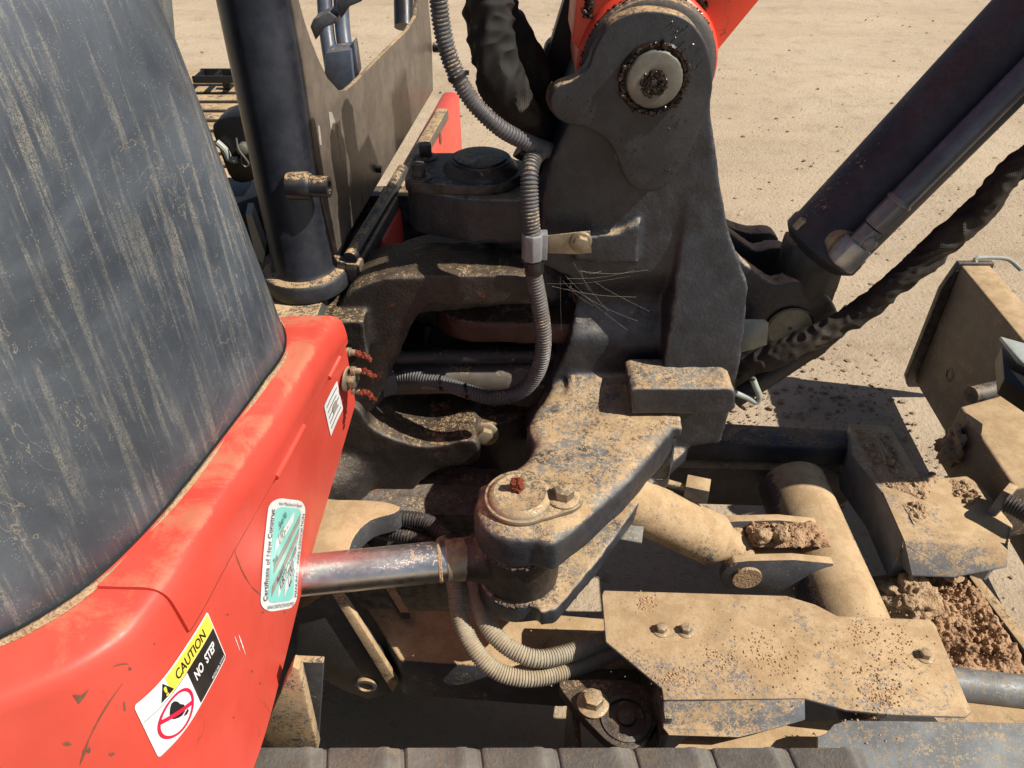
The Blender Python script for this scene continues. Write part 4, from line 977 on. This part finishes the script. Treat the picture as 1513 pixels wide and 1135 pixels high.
# ================================================================== UNDERCARRIAGE
bm = B()
prism(bm, [PZ(x, y, .36) for x, y in ((540, 897), (800, 905), (1000, 922), (1000, 985), (830, 992), (590, 975))], (0, 0, -.12))
uf = finish('track_frame', bm, M['under'], label='sandy undercarriage frame beam below the swing bracket', bevel=.006, seg=3)
bm = B(); prism(bm, smoothpoly([PZ(x, y, .372) for x, y in ((806, 968), (812, 945), (825, 935), (858, 932), (864, 936), (864, 968))], 2), (0, 0, -.011)); finish('access_lid', bm, M['under'], uf, bevel=.002)
bm = B(); prism(bm, [PY(x, y, .80) for x, y in ((440, 905), (487, 872), (500, 873), (586, 1012), (578, 1025), (545, 1034), (510, 1022), (440, 985))], (-.012, .05, 0)); gs = None; br = finish('frame_gusset', bm, M['under_sh'], label='dark slanting gusset plate beside the red panel', bevel=.003)
bm = B(); prism(bm, [PY(x, y, .792) for x, y in ((486, 871), (500, 872), (588, 1010), (580, 1024))], (0, .012, 0)); finish('gusset_edge', bm, M['under2'], br, bevel=.001)
bm = B(); lathe(bm, PY(541, 1012, .797), (0, -1, 0), [(.020, -.01), (.020, .004), (.014, .005), (.013, .001), (0, .001)], 30); finish('bushing', bm, M['under'], br)
for q, z, m in (((( 520, 790), (536, 790), (605, 905), (592, 905)), .40, 'under_sh'),):
    bm = B(); prism(bm, [PZ(x, y, z) for x, y in q], (0, 0, -.02)); finish('brace_strip', bm, M[m], uf)
bm = B(); prism(bm, [PY(x, y, .60) for x, y in ((380, 1110), (398, 1060), (432, 985), (442, 990), (470, 1110))], (0, .02, 0)); finish('inner_guard', bm, M['under2'], bevel=.002, label='sandy guard plate under the red panel')
bm = B(); prism(bm, [PY(x, y, .66) for x, y in ((436, 978), (478, 980), (470, 1100), (455, 1110))], (0, .012, 0)); finish('inner_guard', bm, M['under_sh'], bevel=.002, label='shaded narrow plate beside the sandy guard')
# curved lug with bolt
bm = B(); prism(bm, smoothpoly([PZ(x, y, .43) for x, y in ((826, 1010), (850, 1004), (930, 1006), (965, 1030), (970, 1070), (940, 1105), (905, 1100), (870, 1068), (845, 1040))], 4), (0, 0, -.025))
lug = finish('idler_lug', bm, M['castbrown'], bevel=.004, seg=3, label='rounded dark lug plate with a tan bolt')
bm = B(); lathe(bm, PZ(925, 1062, .43), (0, 0, 1), [(.040, -.01), (.040, .003), (.032, .005), (.030, -.004), (.015, -.004), (.013, .006), (0, .006)], 36); finish('hub', bm, M['castbrown'], lug)
bolt(PZ(876, 1040, .432), (0, 0, 1), .0165, .018, lug, 1.6)

# cover plate
cz = .515
co_ = [(892, 872), (1162, 880), (1205, 893), (1238, 910), (1372, 915), (1382, 923), (1436, 1052), (1428, 1059), (1318, 1056), (1250, 1049), (1190, 1032), (980, 1034), (978, 1017), (895, 948), (889, 880)]
bm = B(); prism(bm, [PZ(x, y, cz) for x, y in co_], (0, 0, -.006))
fl_ = [PZ(x, y, cz) for x, y in ((980, 1030), (1190, 1032))]
lo = [PZ(x, y, cz - .036) for x, y in ((1190, 1064), (1150, 1076), (1092, 1090), (988, 1087), (979, 1076))]
prism(bm, [fl_[0] + Vector((0, 0, -.001)), fl_[1] + Vector((0, 0, -.001))] + lo, (0, .003, -.004))
cv = finish('cover_plate', bm, M['cover'], label='large sand coated cover plate with folded front edge', bevel=.002, seg=3)
for x, y in ((977, 932), (1013, 933), (1366, 970)): bolt(PZ(x, y, cz), (0, 0, 1), .0088, .011, cv, 1.55)
def crumbs(name, gen, n, rr, parent, mat='clod', label=None):
    bm = B()
    for i in range(n):
        p = gen(); r = rr[0] + (rr[1] - rr[0]) * random.random() ** 3
        blob(bm, p + Vector((0, 0, r * .4)), r, 1, .7, squash=.8)
    o = finish(name, bm, M[mat], parent, kind='stuff')
    return o
def spray(cs_, z):
    def g():
        x, y, sx, sy = random.choice(cs_); return PZ(x + random.gauss(0, sx), y + random.gauss(0, sy), z)
    return g
o = crumbs('soil_crumbs', spray([(1175, 960, 150, 45), (1300, 985, 40, 40), (1300, 985, 40, 40), (1130, 965, 40, 20), (1060, 975, 20, 12), (1000, 1000, 14, 8), (1130, 965, 22, 14), (1285, 1010, 14, 20), (1310, 1030, 12, 10), (955, 890, 8, 6), (1270, 930, 12, 14), (1150, 990, 60, 30), (1330, 960, 25, 20)], cz), 2200, (.0004, .0021), None)
o.data.materials[0] = mat_plain('dry_crumb', (0.44, 0.29, 0.165), .95, 0, 0, spec=.05); o['label'] = 'scattered soil crumbs lying on the sandy cover plate'; o['category'] = 'soil'

# blade cross tube and lift cylinder
TX, TZ, TR = .632, .360, .074
bm = B(); cyl(bm, (TX, .66, TZ), (TX, 1.24, TZ), TR, n=56); ctb = finish('cross_tube', bm, M['under'], label='fat sandy cross tube between the blade arms')
# clevis on the tube
e0 = PZ(1105, 850, .40); e0 = Vector((.37, .99, .40))
ea = PZ(1100, 852, .40)
def ear(y):
    return [Vector((ea.x - .046, y, ea.z - .0)), Vector((ea.x - .034, y, ea.z + .032)), Vector((ea.x, y, ea.z + .046)), Vector((TX - .02, y, TZ + .078)), Vector((TX - .04, y, TZ - .02)), Vector((ea.x + .02, y, ea.z - .046)), Vector((ea.x - .030, y, ea.z - .036))]
bm = B(); prism(bm, smoothpoly(ear(ea.y), 2), (0, .018, 0)); prism(bm, smoothpoly(ear(ea.y + .10), 2), (0, .018, 0)); box(bm, (TX - .10, ea.y + .06, TZ + .035), (.14, .10, .02))
cle = finish('lift_clevis', bm, M['under'], ctb, bevel=.003)
bm = B(); cyl(bm, ea + Vector((.004, -.006, 0)), ea + Vector((.004, .13, 0)), .028); finish('clevis_pin', bm, M['clod'], ctb)
K0 = Vector((ea.x + .0, ea.y + .06, .405)); K1 = PZ(955, 752, .50); kd = (K1 - K0).normalized()
bm = B(); lathe(bm, K0, kd, [(.03, -.01), (.036, .03), (.048, .05), (.052, .056), (.052, .40)], 40)
lc = finish('lift_cylinder', bm, M['under2'], label='sandy blade lift cylinder slanting under the bracket')
bm = B(); tube(bm, [PZ(940, 700, .54), PZ(990, 715, .53), PZ(1015, 722, .53)], .008, 12); box(bm, PZ(1030, 723, .53), (.045, .035, .035), rotz=-.3); finish('port_fitting', bm, M['under'], lc, bevel=.001)
bm = B(); prism(bm, [PZ(x, y, .50) for x, y in ((940, 742), (955, 745), (948, 805), (905, 798))], (0, 0, .006)); finish('cylinder_tab', bm, M['bluegrey'], lc, bevel=.001)
# far blade arm
z = .43
bm = B(); prism(bm, [PZ(x, y, z) for x, y in ((1010, 620), (1262, 634), (1266, 662), (1000, 652))], (0, 0, -.060)); fa = finish('blade_arm', bm, M['beam'], label='far blade arm, brown steel beam', bevel=.010, seg=3)
bm = B(); prism(bm, [PZ(x, y, .36) for x, y in ((980, 672), (1266, 686), (1268, 698), (980, 690))], (0, 0, -.12)); finish('arm_flange', bm, M['under_sh'], fa, bevel=.003)
# dirt-strewn bracket at the right
bz = .455
tp = [(1255, 625), (1317, 630), (1363, 709), (1428, 702), (1450, 716), (1498, 776), (1488, 806), (1455, 795), (1336, 801), (1301, 727), (1259, 671)]
bm = B(); prism(bm, [PZ(x, y, bz) for x, y in tp], (0, 0, -.11)); 
fr = [PZ(1336, 801, bz), PZ(1455, 795, bz), PZ(1488, 806, bz), PZ(1488, 806, bz) + Vector((0, -.03, -.03)), PZ(1410, 800, bz) + Vector((0, -.045, -.055)), PZ(1345, 801, bz) + Vector((0, -.04, -.055))]
prism(bm, fr, (0, .03, -.01))
bk = finish('blade_arm_bracket', bm, M['cover'], label='wide dusty bracket plate at the right with soil on it', bevel=.005, seg=3)
t0 = PZ(1472, 758, bz); bm = B(); prism(bm, [t0 + Vector(v) for v in ((-.022, -.0, -.01), (.016, .03, -.01), (.024, .034, .052), (-.008, .004, .060))], (.012, -.012, 0)); finish('upright_tab', bm, M['cover'], bk, bevel=.0015)
# near blade arm as tray
z = .30
bm = B(); prism(bm, [PZ(x, y, z) for x, y in ((1230, 860), (1430, 830), (1560, 1010), (1430, 1010), (1300, 990), (1230, 960))], (0, 0, -.02))
tray = finish('soil_tray', bm, M['under_sh'], label='low plate of the near blade arm heaped with soil', bevel=.003)
bm = B(); prism(bm, [PZ(x, y, z + .018) for x, y in ((1422, 838), (1434, 836), (1560, 990), (1544, 1000))], (0, 0, -.035)); finish('tray_rib', bm, M['under_sh'], tray, bevel=.002)
bm = B(); tube(bm, [PZ(1250, 1000, .30), PZ(1400, 1010, .30), PZ(1620, 1035, .30)], .030, 28, per=.03); finish('arm_tube', bm, M['bluegrey'], tray)
bm = B(); prism(bm, [PZ(x, y, .29) for x, y in ((1350, 1020), (1600, 1040), (1600, 1120), (1380, 1080))], (0, 0, -.10)); finish('arm_side', bm, M['under_sh'], tray, bevel=.004)
bolt(PZ(1406, 848, .345), (0, 0, 1), .016, .03, tray, 1.5, 'clod')
def heap(name, pts, base, peak, label, n=70, seed=0, mat='soil'):
    P = [PZ(x, y, base) for x, y in pts]
    x0, x1 = min(p.x for p in P), max(p.x for p in P); y0, y1 = min(p.y for p in P), max(p.y for p in P)
    def inside(x, y):
        c = False; d = 9
        for a, b in zip(P, P[1:] + P[:1]):
            if (a.y > y) != (b.y > y) and x < (b.x - a.x) * (y - a.y) / (b.y - a.y) + a.x: c = not c
            t = max(0, min(1, ((x - a.x) * (b.x - a.x) + (y - a.y) * (b.y - a.y)) / max(1e-9, (b - a).length_squared)))
            d = min(d, math.hypot(x - a.x - t * (b.x - a.x), y - a.y - t * (b.y - a.y)))
        return d if c else -d
    bm = B(); V = {}
    for j in range(n + 1):
        for i in range(n + 1):
            x = x0 + (x1 - x0) * i / n; y = y0 + (y1 - y0) * j / n; d = inside(x, y) + .008 * noise.noise(Vector((x * 60, y * 60, seed)))
            hgt = base - .004
            if d > 0:
                k = min(1, d / .035); q = Vector((x, y, seed))
                hgt = base + peak * (k * (2 - k)) * (.55 + .8 * noise.fractal(q * 16, 1, 2, 4)) + k * (.002 + .007 * sstep(noise.noise(q * 7) * 1.6 + .5)) * noise.fractal(q * 120, 1, 2, 4)
                amp_ = sstep(noise.noise(q * 7) * 1.6 + .5); cell = noise.voronoi(q * 95)[0]; hgt += k * .009 * amp_ * max(0, .6 - cell[0]) * (1.3 if noise.noise(q * 9) > -.1 else .3)
            V[i, j] = (bm.verts.new((x, y, hgt)), d)
    for j in range(n):
        for i in range(n):
            q = [V[i, j], V[i + 1, j], V[i + 1, j + 1], V[i, j + 1]]
            if max(v[1] for v in q) > 0: bm.faces.new([v[0] for v in q])
    loose = [v for v in bm.verts if not v.link_faces]; bmesh.ops.delete(bm, geom=loose, context='VERTS')
    for i in range(int(150 + 16000 * (x1 - x0) * (y1 - y0))):
        x = random.uniform(x0, x1); y = random.uniform(y0, y1); d = inside(x, y)
        if d > .002: r = .0012 + .0065 * random.random() ** 6; blob(bm, (x, y, base + peak * (.35 + .4 * random.random()) * min(1, d / .035) + r * .3), r, 2 if r > .004 else 1, .8, 1.6)
    o = finish(name, bm, M[mat], None, kind='stuff', angle=80); o['label'] = label; o['category'] = 'soil'
    return o
heap('soil_heap', ((1330, 850), (1400, 850), (1425, 845), (1500, 950), (1520, 1000), (1420, 1004), (1360, 960), (1280, 900)), .30, .035, 'heap of loose reddish soil on the near blade arm', 150, 1)
heap('soil_heap', ((1265, 635), (1312, 640), (1345, 705), (1390, 705), (1370, 740), (1300, 715)), bz, .012, 'patch of crumbly soil on the far end of the bracket', 60, 2, 'clod')
heap('soil_heap', ((1405, 708), (1425, 710), (1450, 738), (1435, 748), (1405, 730)), bz, .008, 'small patch of soil beside the upright tab', 40, 3, 'clod')
heap('soil_heap', ((1335, 745), (1360, 740), (1375, 765), (1350, 775)), bz, .007, 'small patch of soil in the middle of the bracket plate', 40, 4, 'clod')
heap('soil_heap', ((1100, 765), (1210, 775), (1228, 808), (1110, 806)), .435, .028, 'soil packed into the clevis beside the cross tube', 60, 5, 'soil')
def clod(px, py, z, r, sq, label, sub=5, amp=.5):
    bm = B(); blob(bm, (0, 0, 0), r, sub, amp, 1.3, sq)
    for v in bm.verts: v.co += v.co.normalized() * (.16 * r * noise.fractal(v.co / r * 4.5, .8, 2, 5))
    o = finish('soil_clod', bm, M['clod'], None, angle=80); o.location = PZ(px, py, z); o['label'] = label; o['category'] = 'soil clod'; o['group'] = 'clods of dried soil'
clod(1345, 885, .345, .050, .75, 'largest pale clod at the left end of the heap')
clod(1303, 893, .33, .022, .8, 'small round clod left of the largest clod')
clod(1125, 792, .455, .017, .9, 'round clod in the clevis nearest the lift cylinder', 3)
clod(1155, 790, .458, .016, .9, 'second clod in the clevis, beside the round one', 3)

# hex tube along blade right: far-right parts
bm = B(); pz_ = .50
prism(bm, [PZ(x, y, pz_) for x, y in ((1418, 600), (1560, 560), (1640, 700), (1500, 722))], (0, 0, -.16))
pv = finish('blade_pivot_box', bm, M['blade'], label='square dusty box at the right edge in front of the blade', bevel=.008, seg=3)
bm = B(); cyl(bm, PZ(1435, 584, .50), PZ(1530, 562, .50), .020); finish('pivot_pin', bm, M['castbrown'], pv)
bm = B(); tube(bm, [PZ(x, y, .50) for x, y in ((1485, 742), (1505, 752), (1540, 772))], .018, 20, pitch=.006, amp=.001); finish('conduit', bm, M['condblack'], label='short black conduit end at the right edge')
heapo = clod(1408, 660, .42, .030, 1.5, 'rusty clod wedged between blade and pivot box')

# ================================================================== DOZER BLADE
bx0 = 1.315
BT = PX(1418, 392, bx0); 
def bl(px, py): return PX(px, py, bx0)
top_z = .505; y_far = PZ(1420, 392, top_z).y
xf = PZ(1420, 392, top_z).x
bm = B(); prof = [(xf, top_z), (xf, .08), (xf + .03, .08), (xf + .05, .15), (xf + .05, top_z - .03), (xf + .085, top_z - .01), (xf + .085, top_z)]
skew = .10
y0_, y1_ = y_far, .75
vec = Vector((-(y1_ - y0_) * -.06, y1_ - y0_, 0))
prism(bm, [Vector((x, y0_, z)) for x, z in prof], vec)
bd = finish('dozer_blade', bm, M['blade'], label='olive brown dozer blade standing at the right', bevel=.006, seg=3)
bm = B(); prism(bm, [Vector((x + dx, y0_ + .004, z)) for x, z, dx in ((xf - .004, top_z + .004, 0), (xf + .10, top_z + .004, 0), (xf + .12, .05, 0), (xf - .01, .05, 0), (xf - .030, .09, 0), (xf - .028, .42, 0))], (0, .02, 0)); finish('blade_end_plate', bm, M['castbrown'], bd, bevel=.003)
bm = B(); p = Vector((xf + .05, y0_, top_z)); tube(bm, [p + Vector(v) for v in ((.0, .015, -.0), (.0, .02, .012), (.05, .02, .014), (.09, .01, .012), (.11, -.03, .0))], .006, 10, per=.004); finish('edge_rod', bm, M['palemetal'], bd)
# decal and hole on the blade face
def onblade(px, py, off=.002):
    d = ray(px, py); best = None
    bv = BVHTree.FromObject(bd, bpy.context.evaluated_depsgraph_get()); h = bv.ray_cast(CAM, d.normalized()); return h
for qs in (((1372, 446), (1380, 450), (1376, 475), (1368, 466)), ((1379, 455), (1389, 460), (1384, 480), (1377, 476))):
    vs = [onblade(*q) for q in qs]
    if all(v[0] for v in vs):
        bm = B(); bm.faces.new([bm.verts.new(v[0] + (v[1] if v[1].dot(CAM - v[0]) > 0 else -v[1]) * .001) for v in vs]); finish('worn_decal', bm, M['white'], bd)
h = onblade(1403, 554)
if h[0]:
    n = h[1] if h[1].dot(CAM - h[0]) > 0 else -h[1]
    bm = B(); lathe(bm, h[0], n, [(.022, -.004), (.022, .001), (.016, .002), (.015, -.002), (0, -.002)], 28); finish('blade_hole', bm, M['castbrown'], bd)
bm = B(); prism(bm, [PZ(x, y, .66) for x, y in ((1478, 497), (1560, 520), (1560, 560), (1505, 533))], (0, 0, -.008)); finish('pale_bracket', bm, M['palemetal'], bd, bevel=.001)
bm = B(); prism(bm, [PZ(x, y, .64) for x, y in ((1480, 512), (1560, 560), (1560, 610), (1484, 560))], (0, 0, -.04)); finish('black_bracket', bm, M['black'], bd, bevel=.001)

# ================================================================== RUBBER TRACK AND FENDER
ztr = .53
yb = PZ(756, 1104, ztr).y
bm = B()
prism(bm, [Vector((x, y, ztr)) for x, y in ((-.65, yb), (.50, yb), (.50, yb - .34), (-.65, yb - .34))], (0, 0, -.03))
rt = finish('rubber_track', bm, M['rubber'], label='grey rubber crawler track along the bottom edge', bevel=.008, seg=3)
for i in range(11):
    x = -.64 + i * .108; bm = B()
    prof = [(-.0525, 0), (-.0515, .003), (-.047, .006), (.020, .0065), (.024, .009), (.034, .009), (.038, .0055), (.049, .004), (.0515, 0)]
    prism(bm, [Vector((x + a, yb - .003, ztr - .001 + b)) for a, b in prof], (.022, -.15, 0)); finish('tread_lug', bm, M['rubber'], rt, bevel=.003, rough=.0006, rscale=60)
bm = B(); prism(bm, [Vector((-.65, yb - .02, ztr - .35)), Vector((.45, yb - .02, ztr - .35)), Vector((.45, yb - .02, ztr - .10)), Vector((-.65, yb - .02, ztr - .10))], (0, -.2, 0)); finish('track_roller_frame', bm, M['under_sh'], rt, bevel=.005)
fz = .545
fe = [(1208, 1088), (1222, 1082), (1232, 1070), (1250, 1064), (1560, 1068), (1560, 1300), (1208, 1300)]
bm = B(); prism(bm, [PZ(x, y, fz - .03) for x, y in fe], (0, 0, -.008)); finish('track_fender', bm, M['bluegrey'], label='blue grey worn fender plate in the bottom right corner', bevel=.002)
bm = B(); prism(bm, [PZ(x, y, .44) for x, y in ((1040, 1070), (1300, 1062), (1300, 1110), (990, 1110))], (0, 0, -.01)); finish('lower_shelf', bm, M['under'], label='sandy shelf between cover plate and track', bevel=.001)
print('script done', len(bpy.data.objects), sum(len(m.polygons) for m in bpy.data.meshes))
